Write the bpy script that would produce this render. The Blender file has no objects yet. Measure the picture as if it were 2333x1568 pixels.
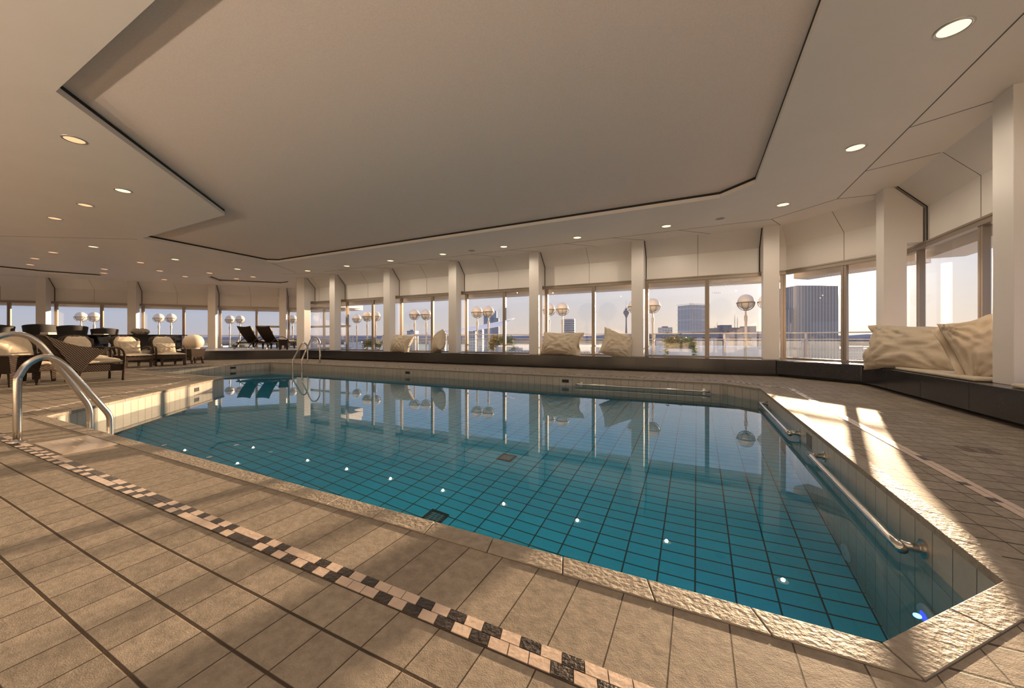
import bpy, bmesh, math, random
from mathutils import Vector, Matrix, noise
random.seed(7)
sc = bpy.context.scene
COL = sc.collection
pi = math.pi
H = 0.86                       # eye height above the pool deck, metres
ZC = 3.48                      # ceiling
ZW = -0.2116                   # water level
ZB = -1.52                     # pool floor
# ------------------------------------------------------------------ camera
F, CX, YH, TH = 850.6, 1166.5, 771.0, math.radians(26.36)
cT, sT = math.cos(TH), math.sin(TH)
cam = bpy.data.cameras.new('camera')
cam.sensor_width = 36.0
cam.lens = F / 2333 * 36
cam.shift_y = -13 / 2333
cam.clip_end = 6000
co = bpy.data.objects.new('camera', cam)
COL.objects.link(co)
co.location = (0, 0, H)
co.rotation_euler = (pi / 2, 0, TH)
sc.camera = co

def ray(px):
    l = (px - CX) / F
    return (-sT + l * cT, cT + l * sT)
def at(px, py, z):             # where a sight line meets the level z
    r = ray(px); t = (z - H) / ((YH - py) / F)
    return (r[0] * t, r[1] * t)
def far(px, d):                # ground position at a bearing and a depth
    r = ray(px)
    return (r[0] * d, r[1] * d)
def hgt(py, d):
    return H + (YH - py) * d / F

# ------------------------------------------------------------------ mesh builder
class MB:
    def __init__(s):
        s.v = []; s.f = []; s.m = []; s.uv = []; s.M = None
    def add(s, vs, fs, m=0, uvs=None):
        o = len(s.v)
        for q in vs:
            q = Vector(q)
            if s.M is not None: q = s.M @ q
            s.v.append(q)
        for i, f in enumerate(fs):
            s.f.append([o + k for k in f]); s.m.append(m)
            s.uv.append(uvs[i] if uvs else None)
        return s
    def box(s, x0, x1, y0, y1, z0, z1, m=0):
        vs = [(x, y, z) for z in (z0, z1) for x, y in ((x0, y0), (x1, y0), (x1, y1), (x0, y1))]
        return s.add(vs, [(3, 2, 1, 0), (4, 5, 6, 7), (0, 1, 5, 4), (1, 2, 6, 5), (2, 3, 7, 6), (3, 0, 4, 7)], m)
    def prism(s, poly, z0, z1, m=0, caps=True):
        n = len(poly)
        a = sum(poly[i][0] * poly[(i + 1) % n][1] - poly[(i + 1) % n][0] * poly[i][1] for i in range(n))
        if a < 0: poly = poly[::-1]
        vs = [(x, y, z0) for x, y in poly] + [(x, y, z1) for x, y in poly]
        fs = [(i, (i + 1) % n, n + (i + 1) % n, n + i) for i in range(n)]
        if caps: fs += [tuple(range(n))[::-1], tuple(range(n, 2 * n))]
        return s.add(vs, fs, m)
    def slab(s, A, B, prof, m=0):
        """extrude a (depth, z) profile from A to B; depth is measured to the left of A->B"""
        ax, ay = A; bx, by = B
        L = math.hypot(bx - ax, by - ay); nx, ny = -(by - ay) / L, (bx - ax) / L
        n = len(prof)
        a = sum(prof[i][0] * prof[(i + 1) % n][1] - prof[(i + 1) % n][0] * prof[i][1] for i in range(n))
        if a > 0: prof = prof[::-1]
        vs = [(ax + nx * d, ay + ny * d, z) for d, z in prof] + [(bx + nx * d, by + ny * d, z) for d, z in prof]
        fs = [(i, (i + 1) % n, n + (i + 1) % n, n + i) for i in range(n)]
        fs += [tuple(range(n))[::-1], tuple(range(n, 2 * n))]
        return s.add(vs, fs, m)
    def tube(s, path, r, m=0, seg=12, closed=False, flat=1.0, cap=True):
        P = [Vector(p) for p in path]; n = len(P)
        R = r if isinstance(r, (list, tuple)) else [r] * n
        rings = []; up = None
        for i in range(n):
            if closed: t = P[(i + 1) % n] - P[i - 1]
            else: t = P[min(i + 1, n - 1)] - P[max(i - 1, 0)]
            t.normalize()
            if up is None:
                up = Vector((0, 0, 1)) if abs(t.z) < .9 else Vector((1, 0, 0))
            u = up - t * up.dot(t)
            if u.length < 1e-4: u = t.orthogonal()
            u.normalize(); w = t.cross(u); up = u
            rings.append([P[i] + u * (math.cos(2 * pi * k / seg) * R[i] * flat) + w * (math.sin(2 * pi * k / seg) * R[i]) for k in range(seg)])
        vs = [q for g in rings for q in g]
        fs = []
        for i in range(n if closed else n - 1):
            j = (i + 1) % n
            for k in range(seg):
                k2 = (k + 1) % seg
                fs.append((i * seg + k, i * seg + k2, j * seg + k2, j * seg + k))
        if cap and not closed:
            fs.append(tuple(range(seg))[::-1]); fs.append(tuple((n - 1) * seg + k for k in range(seg)))
        return s.add(vs, fs, m)
    def lathe(s, prof, c=(0, 0, 0), seg=24, m=0):
        vs = []; n = len(prof)
        for r, z in prof:
            for k in range(seg):
                a = 2 * pi * k / seg
                vs.append((c[0] + r * math.cos(a), c[1] + r * math.sin(a), c[2] + z))
        fs = []
        for i in range(n - 1):
            for k in range(seg):
                k2 = (k + 1) % seg
                fs.append((i * seg + k, i * seg + k2, (i + 1) * seg + k2, (i + 1) * seg + k))
        if prof[0][0] > 1e-5: fs.append(tuple(range(seg))[::-1])
        if prof[-1][0] > 1e-5: fs.append(tuple((n - 1) * seg + k for k in range(seg)))
        return s.add(vs, fs, m)
    def grid(s, fn, nu, nv, m=0, closed_u=False):
        vs = [fn(i / nu, j / nv) for j in range(nv + 1) for i in range(nu + (0 if closed_u else 1))]
        w = nu if closed_u else nu + 1
        fs = []
        for j in range(nv):
            for i in range(nu):
                i2 = (i + 1) % w
                fs.append((j * w + i, j * w + i2, (j + 1) * w + i2, (j + 1) * w + i))
        return s.add(vs, fs, m)
    def shell(s, fn, nu, nv, th, m=0):
        """a surface with thickness th"""
        G = [[Vector(fn(i / nu, j / nv)) for i in range(nu + 1)] for j in range(nv + 1)]
        def nrm(i, j):
            a = G[j][min(i + 1, nu)] - G[j][max(i - 1, 0)]; b = G[min(j + 1, nv)][i] - G[max(j - 1, 0)][i]
            c = a.cross(b); return c.normalized() if c.length > 1e-9 else Vector((0, 0, 1))
        w = nu + 1; N = w * (nv + 1)
        vs = [G[j][i] for j in range(nv + 1) for i in range(w)] + [G[j][i] + nrm(i, j) * th for j in range(nv + 1) for i in range(w)]
        fs = []
        for j in range(nv):
            for i in range(nu):
                q = (j * w + i, j * w + i + 1, (j + 1) * w + i + 1, (j + 1) * w + i)
                fs.append(q[::-1]); fs.append(tuple(N + k for k in q))
        rim = [i for i in range(w)] + [(j * w + nu) for j in range(1, nv + 1)] + [nv * w + i for i in range(nu - 1, -1, -1)] + [j * w for j in range(nv - 1, 0, -1)]
        for a, b in zip(rim, rim[1:] + rim[:1]): fs.append((a, b, N + b, N + a))
        return s.add(vs, fs, m)
    def build(s, name, mats, parent=None, smooth=False, bevel=0, sub=0, auto=None):
        me = bpy.data.meshes.new(name)
        me.from_pydata([tuple(q) for q in s.v], [], s.f)
        if not isinstance(mats, (list, tuple)): mats = [mats]
        for q in mats: me.materials.append(q)
        me.polygons.foreach_set('material_index', s.m)
        if any(u for u in s.uv):
            l = me.uv_layers.new(name='uv')
            for p, u in zip(me.polygons, s.uv):
                if u:
                    for k, li in enumerate(p.loop_indices): l.data[li].uv = u[k]
        me.validate(); me.update()
        if smooth: me.polygons.foreach_set('use_smooth', [True] * len(me.polygons))
        o = bpy.data.objects.new(name, me)
        COL.objects.link(o)
        if smooth and auto:
            bm = bmesh.new(); bm.from_mesh(me)
            for e in bm.edges:
                if len(e.link_faces) == 2 and e.calc_face_angle(0) > auto: e.smooth = False
            bm.to_mesh(me); bm.free()
        if bevel:
            b = o.modifiers.new('b', 'BEVEL'); b.width = bevel; b.segments = 2; b.limit_method = 'ANGLE'
        if sub:
            b = o.modifiers.new('s', 'SUBSURF'); b.levels = sub; b.render_levels = sub
        if parent is not None: o.parent = parent
        return o

def tag(o, label, cat, group=None, kind=None):
    o['label'] = label; o['category'] = cat
    if group: o['group'] = group
    if kind: o['kind'] = kind
    return o
def thing(name, label, cat, loc=(0, 0, 0), rz=0, group=None):
    o = bpy.data.objects.new(name, None); COL.objects.link(o)
    o.empty_display_size = .1
    o.location = loc; o.rotation_euler = (0, 0, rz)
    return tag(o, label, cat, group)
def struct(o):
    o['kind'] = 'structure'; return o
def dup(root, loc, rz=None, label=None, scale=None):
    r = root.copy(); COL.objects.link(r); r.location = loc
    if rz is not None: r.rotation_euler = (0, 0, rz)
    if label: r['label'] = label
    if scale: r.scale = scale
    for ch in list(root.children):
        c = ch.copy(); COL.objects.link(c); c.parent = r
        for g in list(ch.children):
            d = g.copy(); COL.objects.link(d); d.parent = c
    return r
ORD = ['first', 'second', 'third', 'fourth', 'fifth', 'sixth', 'seventh', 'eighth', 'ninth', 'tenth', 'eleventh', 'twelfth']

# ------------------------------------------------------------------ materials
def mat(name, col, rough=.5, metal=0., var=0., scale=8., bump=0., bscale=40., spec=.5, **kw):
    m = bpy.data.materials.new(name); m.use_nodes = True
    nt = m.node_tree; b = nt.nodes['Principled BSDF']
    b.inputs['Base Color'].default_value = (*col, 1)
    b.inputs['Roughness'].default_value = rough
    b.inputs['Metallic'].default_value = metal
    b.inputs['Specular IOR Level'].default_value = spec
    for k, v in kw.items(): b.inputs[k.replace('_', ' ')].default_value = v
    tc = nt.nodes.new('ShaderNodeTexCoord')
    if var:
        n = nt.nodes.new('ShaderNodeTexNoise'); n.inputs['Scale'].default_value = scale; n.inputs['Detail'].default_value = 4
        nt.links.new(tc.outputs['Object'], n.inputs['Vector'])
        r = nt.nodes.new('ShaderNodeMapRange'); r.inputs[1].default_value = .3; r.inputs[2].default_value = .7
        r.inputs[3].default_value = 1 - var; r.inputs[4].default_value = 1 + var
        nt.links.new(n.outputs[0], r.inputs[0])
        mx = nt.nodes.new('ShaderNodeMix'); mx.data_type = 'RGBA'; mx.blend_type = 'MULTIPLY'; mx.inputs[0].default_value = 1
        mx.inputs[6].default_value = (*col, 1)
        nt.links.new(r.outputs[0], mx.inputs[7]); nt.links.new(mx.outputs[2], b.inputs['Base Color'])
    if bump:
        n = nt.nodes.new('ShaderNodeTexNoise'); n.inputs['Scale'].default_value = bscale; n.inputs['Detail'].default_value = 3
        nt.links.new(tc.outputs['Object'], n.inputs['Vector'])
        bp = nt.nodes.new('ShaderNodeBump'); bp.inputs['Strength'].default_value = bump; bp.inputs['Distance'].default_value = .01
        nt.links.new(n.outputs[0], bp.inputs['Height']); nt.links.new(bp.outputs[0], b.inputs['Normal'])
    return m

class NT:                       # short hand for node graphs
    def __init__(s, m): s.nt = m.node_tree
    def n(s, t, **kw):
        q = s.nt.nodes.new('ShaderNode' + t)
        for k, v in kw.items(): setattr(q, k, v)
        return q
    def l(s, a, b): s.nt.links.new(a, b)
    def set(s, sock, v):
        if hasattr(v, 'links') or isinstance(v, bpy.types.NodeSocket): s.nt.links.new(v, sock)
        else: sock.default_value = v
    def m(s, op, a, b=0., c=0.):
        q = s.nt.nodes.new('ShaderNodeMath'); q.operation = op
        s.set(q.inputs[0], a); s.set(q.inputs[1], b); s.set(q.inputs[2], c)
        return q.outputs[0]
    def mix(s, f, a, b, blend='MIX'):
        q = s.nt.nodes.new('ShaderNodeMix'); q.data_type = 'RGBA'; q.blend_type = blend
        s.set(q.inputs[0], f); s.set(q.inputs[6], a); s.set(q.inputs[7], b)
        return q.outputs[2]
    def noise(s, vec, scale, detail=3, rough=.5):
        q = s.nt.nodes.new('ShaderNodeTexNoise'); q.inputs['Scale'].default_value = scale
        q.inputs['Detail'].default_value = detail; q.inputs['Roughness'].default_value = rough
        s.l(vec, q.inputs['Vector']); return q.outputs[0]
    def rng(s, v, a, b, c, d):
        q = s.nt.nodes.new('ShaderNodeMapRange')
        s.set(q.inputs[0], v)
        for i, k in enumerate((a, b, c, d)): q.inputs[i + 1].default_value = k
        return q.outputs[0]
    def line(s, coord, period, off, half):
        """0..1, 1 on joint lines spaced by period"""
        f = s.m('FRACT', s.m('DIVIDE', s.m('ADD', coord, -off + 1000 * period), period))
        d = s.m('MULTIPLY', s.m('MINIMUM', f, s.m('SUBTRACT', 1., f)), period)
        return s.rng(d, half, half * 1.7, 1., 0.)
    def cell(s, coord, period, off):
        return s.m('FLOOR', s.m('DIVIDE', s.m('ADD', coord, -off + 1000 * period), period))

def tile_mat(name, col, grout, px, py, ox=0., oy=0., half=.003, use_uv=False, rough=.5, vary=.12, rel=.5, mott=.18, near=None, spec=.5, bscale=26., relief=.35):
    m = bpy.data.materials.new(name); m.use_nodes = True
    g = NT(m); b = m.node_tree.nodes['Principled BSDF']
    tc = g.n('TexCoord'); vec = tc.outputs['UV' if use_uv else 'Object']
    sp = g.n('SeparateXYZ'); g.l(vec, sp.inputs[0]); x, y = sp.outputs[0], sp.outputs[1]
    hx, hy = half if isinstance(half, tuple) else (half, half)
    lx = g.line(x, px, ox, hx); ly = g.line(y, py, oy, hy)
    if near:                    # rows next to the pool run two courses deep
        y0, y1 = near
        inside = g.m('MULTIPLY', g.m('GREATER_THAN', y, y0), g.m('LESS_THAN', y, y1))
        ly = g.m('MULTIPLY', ly, g.m('SUBTRACT', 1., inside))
    ln = g.m('MAXIMUM', lx, ly)
    cx = g.cell(x, px, ox); cy = g.cell(y, py, oy)
    if near: cy = g.m('MULTIPLY', cy, g.m('SUBTRACT', 1., inside))
    cv = g.n('CombineXYZ'); g.l(cx, cv.inputs[0]); g.l(cy, cv.inputs[1])
    wn = g.n('TexWhiteNoise'); wn.noise_dimensions = '3D'; g.l(cv.outputs[0], wn.inputs['Vector'])
    tone = g.rng(wn.outputs['Value'], 0, 1, 1 - vary, 1 + vary)
    ob = tc.outputs['Object']
    nz = g.noise(ob, bscale, 5, .65); nf = g.noise(ob, 260, 2, .6)
    mo = g.rng(nz, .3, .7, 1 - mott, 1 + mott)
    mo = g.m('MULTIPLY', mo, g.rng(nf, .3, .7, .9, 1.1))
    c = g.mix(1., (*col, 1), g.m('MULTIPLY', tone, mo), 'MULTIPLY')
    c = g.mix(ln, c, (*grout, 1))
    g.l(c, b.inputs['Base Color'])
    b.inputs['Roughness'].default_value = rough; b.inputs['Specular IOR Level'].default_value = spec
    hgt_ = g.m('ADD', g.m('MULTIPLY', ln, -rel), g.m('MULTIPLY', nz, relief))
    hgt_ = g.m('ADD', hgt_, g.m('MULTIPLY', nf, relief * .35))
    bp = g.n('Bump'); bp.inputs['Strength'].default_value = .6; bp.inputs['Distance'].default_value = .006
    g.l(hgt_, bp.inputs['Height']); g.l(bp.outputs[0], b.inputs['Normal'])
    return m

def glass_mat(name, tint=(1, 1, 1), dirt=0.006, base=.03):
    m = bpy.data.materials.new(name); m.use_nodes = True
    g = NT(m); nt = m.node_tree; nt.nodes.remove(nt.nodes['Principled BSDF'])
    out = nt.nodes['Material Output']
    tr = g.n('BsdfTransparent'); tr.inputs[0].default_value = (*tint, 1)
    gl = g.n('BsdfGlossy'); gl.inputs['Roughness'].default_value = 0
    tl = g.n('BsdfTranslucent'); tl.inputs[0].default_value = (.9, .9, .9, 1)
    lw = g.n('LayerWeight'); lw.inputs['Blend'].default_value = .5
    f = g.m('ADD', base, g.m('MULTIPLY', .6, g.m('POWER', lw.outputs['Facing'], 5.)))
    m1 = g.n('MixShader'); m1.inputs[0].default_value = dirt; g.l(tr.outputs[0], m1.inputs[1]); g.l(tl.outputs[0], m1.inputs[2])
    m2 = g.n('MixShader'); g.l(f, m2.inputs[0]); g.l(m1.outputs[0], m2.inputs[1]); g.l(gl.outputs[0], m2.inputs[2])
    g.l(m2.outputs[0], out.inputs['Surface'])
    return m

def wicker_mat(name, col, sc_=70, ang=.6):
    m = mat(name, col, .65, spec=.18)
    g = NT(m); b = m.node_tree.nodes['Principled BSDF']
    tc = g.n('TexCoord'); mp = g.n('Mapping'); mp.inputs['Rotation'].default_value = (ang, ang * .7, ang)
    g.l(tc.outputs['Object'], mp.inputs[0])
    w = g.n('TexWave'); w.inputs['Scale'].default_value = sc_; w.inputs['Distortion'].default_value = .6
    g.l(mp.outputs[0], w.inputs['Vector'])
    w2 = g.n('TexWave'); w2.bands_direction = 'Z'; w2.inputs['Scale'].default_value = sc_ * .9
    g.l(tc.outputs['Object'], w2.inputs['Vector'])
    h_ = g.m('MULTIPLY', w.outputs['Fac'], g.rng(w2.outputs['Fac'], 0, 1, .4, 1.))
    g.l(g.mix(h_, (col[0] * .3, col[1] * .3, col[2] * .3, 1), (col[0] * 2., col[1] * 2., col[2] * 2., 1)), b.inputs['Base Color'])
    bp = g.n('Bump'); bp.inputs['Strength'].default_value = .8; bp.inputs['Distance'].default_value = .004
    g.l(h_, bp.inputs['Height']); g.l(bp.outputs[0], b.inputs['Normal'])
    return m

def emit_mat(name, col, st):
    m = bpy.data.materials.new(name); m.use_nodes = True
    nt = m.node_tree; nt.nodes.remove(nt.nodes['Principled BSDF'])
    e = nt.nodes.new('ShaderNodeEmission'); e.inputs[0].default_value = (*col, 1); e.inputs[1].default_value = st
    nt.links.new(e.outputs[0], nt.nodes['Material Output'].inputs[0])
    return m

def granite_mat():
    m = mat('dark_granite', (.022, .021, .024), .16, spec=.6)
    g = NT(m); b = m.node_tree.nodes['Principled BSDF']
    tc = g.n('TexCoord')
    v = g.n('TexVoronoi'); v.inputs['Scale'].default_value = 55; g.l(tc.outputs['Object'], v.inputs['Vector'])
    sp = g.rng(v.outputs['Distance'], .05, .12, 1., 0.)
    wn = g.n('TexWhiteNoise'); g.l(v.outputs['Color'], wn.inputs['Vector'])
    sp = g.m('MULTIPLY', sp, g.m('GREATER_THAN', wn.outputs['Value'], .72))
    nz = g.noise(tc.outputs['Object'], 180, 2)
    base = g.mix(g.rng(nz, .35, .65, 0, 1), (.014, .014, .016, 1), (.042, .039, .042, 1))
    g.l(g.mix(sp, base, (.55, .53, .5, 1)), b.inputs['Base Color'])
    return m

def facade_mat(name, wall, glassc, fx, fz, wx=.62, wz=.55, rough=.5):
    """regular window grid; facade u runs along x+y, v along z"""
    m = mat(name, wall, rough)
    g = NT(m); b = m.node_tree.nodes['Principled BSDF']
    tc = g.n('TexCoord'); sp = g.n('SeparateXYZ'); g.l(tc.outputs['Object'], sp.inputs[0])
    u = g.m('ADD', sp.outputs[0], sp.outputs[1])
    a = g.m('FRACT', g.m('DIVIDE', g.m('ADD', u, 1000 * fx), fx)); c = g.m('FRACT', g.m('DIVIDE', g.m('ADD', sp.outputs[2], 1000 * fz), fz))
    win = g.m('MULTIPLY', g.m('LESS_THAN', a, wx), g.m('LESS_THAN', c, wz))
    g.l(g.mix(win, (*wall, 1), (*glassc, 1)), b.inputs['Base Color'])
    g.l(g.rng(win, 0, 1, rough, .12), b.inputs['Roughness'])
    return m

M = {}
M['white'] = mat('white_panel', (.68, .64, .60), .38, var=.025, scale=1.5, spec=.4)
M['ceil'] = mat('ceiling_panel', (.80, .735, .67), .45, var=.02, scale=1.2, spec=.35)
M['ceil2'] = mat('rough_ceiling', (.86, .73, .65), .9, var=.04, scale=60, bump=.25, bscale=220, spec=.15)
M['gap'] = mat('dark_gap', (.02, .016, .012), .7)
M['seam'] = mat('seam', (.12, .1, .085), .7)
M['floor'] = tile_mat('stone_floor_tile', (.265, .225, .182), (.06, .044, .032), .154, .1595, -.683, .74, (.0014, .0034), near=(.978, 1.296), rough=.7, spec=.1, mott=.22, relief=.5)
M['coping'] = mat('stone_coping', (.29, .25, .205), .6, var=.16, scale=30, bump=.55, bscale=55, spec=.12)
M['grout'] = mat('grout', (.1, .078, .058), .8)
M['slate'] = mat('dark_slate_tile', (.035, .026, .022), .4, var=.4, scale=50, bump=.5, bscale=90)
M['pink'] = mat('pale_stone_tile', (.56, .44, .36), .4, var=.1, scale=20, bump=.15, bscale=60)
M['walltile'] = tile_mat('pool_wall_tile', (.42, .39, .335), (.13, .11, .09), .154, .32, 0, 0, .0022, use_uv=True, rough=.3, vary=.06, mott=.06, relief=.1)
M['pooltile'] = tile_mat('pool_floor_tile', (.05, .66, .86), (.02, .06, .065), .2455, .127, -.012, 2.948, .004, rough=.4, vary=.05, mott=.04, relief=.05)
M['granite'] = granite_mat()
M['alu'] = mat('bronze_aluminium', (.30, .25, .205), .35, metal=.55)
M['steel'] = mat('brushed_steel', (.62, .59, .55), .2, metal=1.0, bump=.02, bscale=300)
M['darkframe'] = mat('dark_frame', (.03, .028, .026), .4)
M['pane'] = glass_mat('window_glass')
M['railglass'] = glass_mat('railing_glass', (.93, .97, .97), .05)
M['cushion'] = mat('cream_cushion', (.56, .475, .365), .75, var=.06, scale=9, bump=.18, bscale=25)
M['cushion2'] = mat('cream_pad', (.58, .5, .385), .7, var=.04, scale=9)
M['wicker'] = wicker_mat('brown_wicker', (.033, .021, .015), 12)
M['wicker2'] = wicker_mat('taupe_wicker', (.075, .052, .038), 14)
M['black'] = mat('black_fabric', (.016, .014, .015), .75, bump=.2, bscale=120)
M['tableglass'] = mat('black_glass', (.012, .012, .014), .06, spec=.7)
M['orb'] = mat('frosted_orb', (.72, .60, .48), .45, Subsurface_Weight=.3)
M['lens'] = emit_mat('lamp_lens', (1., .80, .46), 1.25)
M['lens2'] = emit_mat('lamp_lens_amber', (1., .52, .27), .95)
M['chrome'] = mat('lamp_ring', (.62, .6, .56), .25, metal=.9)
M['globe'] = mat('opal_globe', (.52, .47, .40), .3)
M['post'] = mat('lamp_post_paint', (.42, .36, .3), .4)
M['cage'] = mat('lamp_cage', (.16, .14, .11), .4, metal=.4)
M['rail'] = mat('railing_steel', (.5, .45, .4), .35, metal=.5)
M['terrace'] = mat('terrace_paving', (.36, .35, .34), .7, var=.1, scale=3)
M['leaf'] = mat('leaves', (.10, .16, .03), .5, var=.5, scale=12)
M['leafy'] = mat('yellow_leaves', (.45, .30, .05), .5, var=.3, scale=14)
M['red'] = mat('red_flower', (.6, .05, .05), .5)
M['orange'] = mat('orange_flower', (.75, .3, .03), .5)
M['planter'] = mat('planter_grey', (.09, .085, .085), .6)
M['sail'] = mat('white_canvas', (.8, .8, .8), .6)
M['paper'] = mat('paper', (.7, .6, .48), .6)
M['vinyl'] = mat('white_vinyl', (.85, .82, .78), .5)
M['plate'] = mat('stone_plate', (.36, .29, .235), .35, var=.05, scale=10)
M['engrave'] = mat('engraved_pale', (.6, .5, .4), .5)
M['lampblue'] = emit_mat('pool_light_lens', (.05, .09, 1.), 1.)
M['whiteplast'] = mat('white_plastic', (.62, .66, .7), .3)
P_SUN, P_LAMP, P_SKY, P_EXP, P_UP, P_POOL = 17.5, 39., .675, 0.55, 235., 3.
# ------------------------------------------------------------------ plan of the room (metres, window line)
POOL = [(.47, 1.389), (.98, 1.944), (.98, 7.611), (.43, 8.17), (-13.717, 8.17), (-13.717, 4.515), (-9.271, 4.515), (-6.407, 1.389)]
U = (.66, .7513); N = (-.7513, .66)                       # lounge wing: along its wall, and outwards
COLW = [(-25.17, 5.36), (-23.24, 7.6), (-21.26, 9.83), (-19.27, 12.08)]
def wing(t, off=0.): return (-19.27 + U[0] * t + N[0] * off, 12.08 + U[1] * t + N[1] * off)
WEND = wing(.918, .5); WSTART = wing(-12.2, .5)
GFAR = 10.95; GRIGHT = 3.47
ROOM = [(GRIGHT, -4.), (GRIGHT, 9.4), (1.92, GFAR), (-15.45, GFAR), (-15.45, WEND[1]), WEND, WSTART, (WSTART[0], -4.)]

def offset_poly(poly, d):
    """offset a closed counter-clockwise polygon outwards by d"""
    n = len(poly); out = []
    for i in range(n):
        p0, p1, p2 = (Vector(poly[i - 1]), Vector(poly[i]), Vector(poly[(i + 1) % n]))
        a = (p1 - p0).normalized(); b = (p2 - p1).normalized()
        na = Vector((a.y, -a.x)); nb = Vector((b.y, -b.x))
        m_ = (na + nb); m_ = m_ / (1 + na.dot(nb))
        out.append(tuple(p1 + m_ * d))
    return out
def filled(name, outer, holes, z, m, up=True):
    bm = bmesh.new(); ed = []
    for lp in [outer] + holes:
        vs = [bm.verts.new((x, y, z)) for x, y in lp]
        ed += [bm.edges.new((vs[i], vs[(i + 1) % len(vs)])) for i in range(len(vs))]
    bmesh.ops.triangle_fill(bm, use_beauty=True, use_dissolve=False, edges=ed)
    for f in bm.faces:
        if (f.normal.z > 0) != up: f.normal_flip()
    me = bpy.data.meshes.new(name); bm.to_mesh(me); bm.free()
    me.materials.append(m)
    o = bpy.data.objects.new(name, me); COL.objects.link(o)
    return o

# floor
OUT = offset_poly(ROOM, .25)
struct(filled('floor', OUT, [POOL], 0., M['floor']))

# pool basin, coping, mosaic band
b = MB(); n = len(POOL); acc = 0.
for i in range(n):
    p, q = POOL[i], POOL[(i + 1) % n]; L = math.dist(p, q)
    b.add([(*p, 0), (*q, 0), (*q, ZB), (*p, ZB)], [(0, 1, 2, 3)], 0, [[(acc, 0), (acc + L, 0), (acc + L, ZB), (acc, ZB)]])
    acc += L
basin = struct(b.build('pool_basin', M['walltile']))
pf = filled('pool_floor', POOL, [], ZB, M['pooltile']); pf.parent = basin

b = MB(); gb = MB()
PO = offset_poly(POOL, .095); PI_ = offset_poly(POOL, -.012)
for i in range(n):
    p, q = Vector(PI_[i]), Vector(PI_[(i + 1) % n]); p2, q2 = Vector(PO[i]), Vector(PO[(i + 1) % n])
    L = (q - p).length; k = max(1, round(L / .31)); g_ = .0022 / L
    gb.prism([tuple(p + (p2 - p) * .15), tuple(q + (q2 - q) * .15), tuple(q2), tuple(p2)], -.03, .0005)
    for j in range(k):
        a0, a1 = j / k + g_, (j + 1) / k - g_
        e = .022
        b.prism([tuple(p.lerp(q, a0)), tuple(p.lerp(q, a1)), tuple((p2.lerp(q2, a1)) * (1 - e) + p.lerp(q, a1) * e), tuple((p2.lerp(q2, a0)) * (1 - e) + p.lerp(q, a0) * e)], -.032, .005)
cop = struct(b.build('pool_coping', M['coping'], bevel=.0025))
o = gb.build('grout', M['grout'], cop)

b = MB()
BI, BO = offset_poly(POOL, .413), offset_poly(POOL, .491)
rnd = random.Random(3)
for i in range(n):
    for row in range(2):
        f0, f1 = row * .5, row * .5 + .5
        i0, i1 = Vector(BI[i]).lerp(Vector(BO[i]), f0), Vector(BI[(i + 1) % n]).lerp(Vector(BO[(i + 1) % n]), f0)
        o0, o1 = Vector(BI[i]).lerp(Vector(BO[i]), f1), Vector(BI[(i + 1) % n]).lerp(Vector(BO[(i + 1) % n]), f1)
        L = (i1 - i0).length; k = max(2, round(L / .0615)); gw = .0014 / L; sh = .5 / k * row
        seq = 0
        for j in range(k):
            a0 = min(1, j / k + gw + sh); a1 = min(1, (j + 1) / k - gw + sh)
            if a1 - a0 < .2 / k: continue
            e = .04
            A, B_, C_, D_ = i0.lerp(i1, a0), i0.lerp(i1, a1), o0.lerp(o1, a1), o0.lerp(o1, a0)
            A, D_ = A.lerp(D_, e), D_.lerp(A, e); B_, C_ = B_.lerp(C_, e), C_.lerp(B_, e)
            mi = (j + row) % 2
            if rnd.random() < .13: mi = 1 - mi
            if i == 1 and rnd.random() < .75: mi = 1
            b.prism([tuple(A), tuple(B_), tuple(C_), tuple(D_)], -.002, .0035, mi)
band = struct(b.build('trim_1', [M['slate'], M['pink']]))
b = MB()
for i in range(n):
    b.prism([BI[i], BI[(i + 1) % n], BO[(i + 1) % n], BO[i]], -.004, .0012)
b.build('grout', M['grout'], band)

# water: a closed body that fills the basin, its sides and underside buried in the tiles
wm = bpy.data.materials.new('pool_water'); wm.use_nodes = True
g = NT(wm); wm.node_tree.nodes.remove(wm.node_tree.nodes['Principled BSDF'])
wg = g.n('BsdfGlass'); wg.inputs['Roughness'].default_value = 0; wg.inputs['IOR'].default_value = 1.33
va = g.n('VolumeAbsorption'); va.inputs['Color'].default_value = (.0, .70, .92, 1); va.inputs['Density'].default_value = .36
tc = g.n('TexCoord'); nz = g.noise(tc.outputs['Object'], 1.6, 2)
bp = g.n('Bump'); bp.inputs['Strength'].default_value = .005; bp.inputs['Distance'].default_value = .05
g.l(nz, bp.inputs['Height']); g.l(bp.outputs[0], wg.inputs['Normal'])
g.l(wg.outputs[0], wm.node_tree.nodes['Material Output'].inputs['Surface'])
g.l(va.outputs[0], wm.node_tree.nodes['Material Output'].inputs['Volume'])
water = struct(MB().prism(offset_poly(POOL, .01), ZB - .02, ZW).build('pool_water', wm))

# ceiling with the sunk panel that repeats the outline of the pool
REC = [(.37, 1.3), (.885, 1.86), (.885, 7.49), (.38, 7.97), (-12.95, 7.97), (-13.25, 7.75), (-13.03, 4.46), (-9.0, 4.4), (-6.1, 1.4)]
REC = REC[:]
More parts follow.
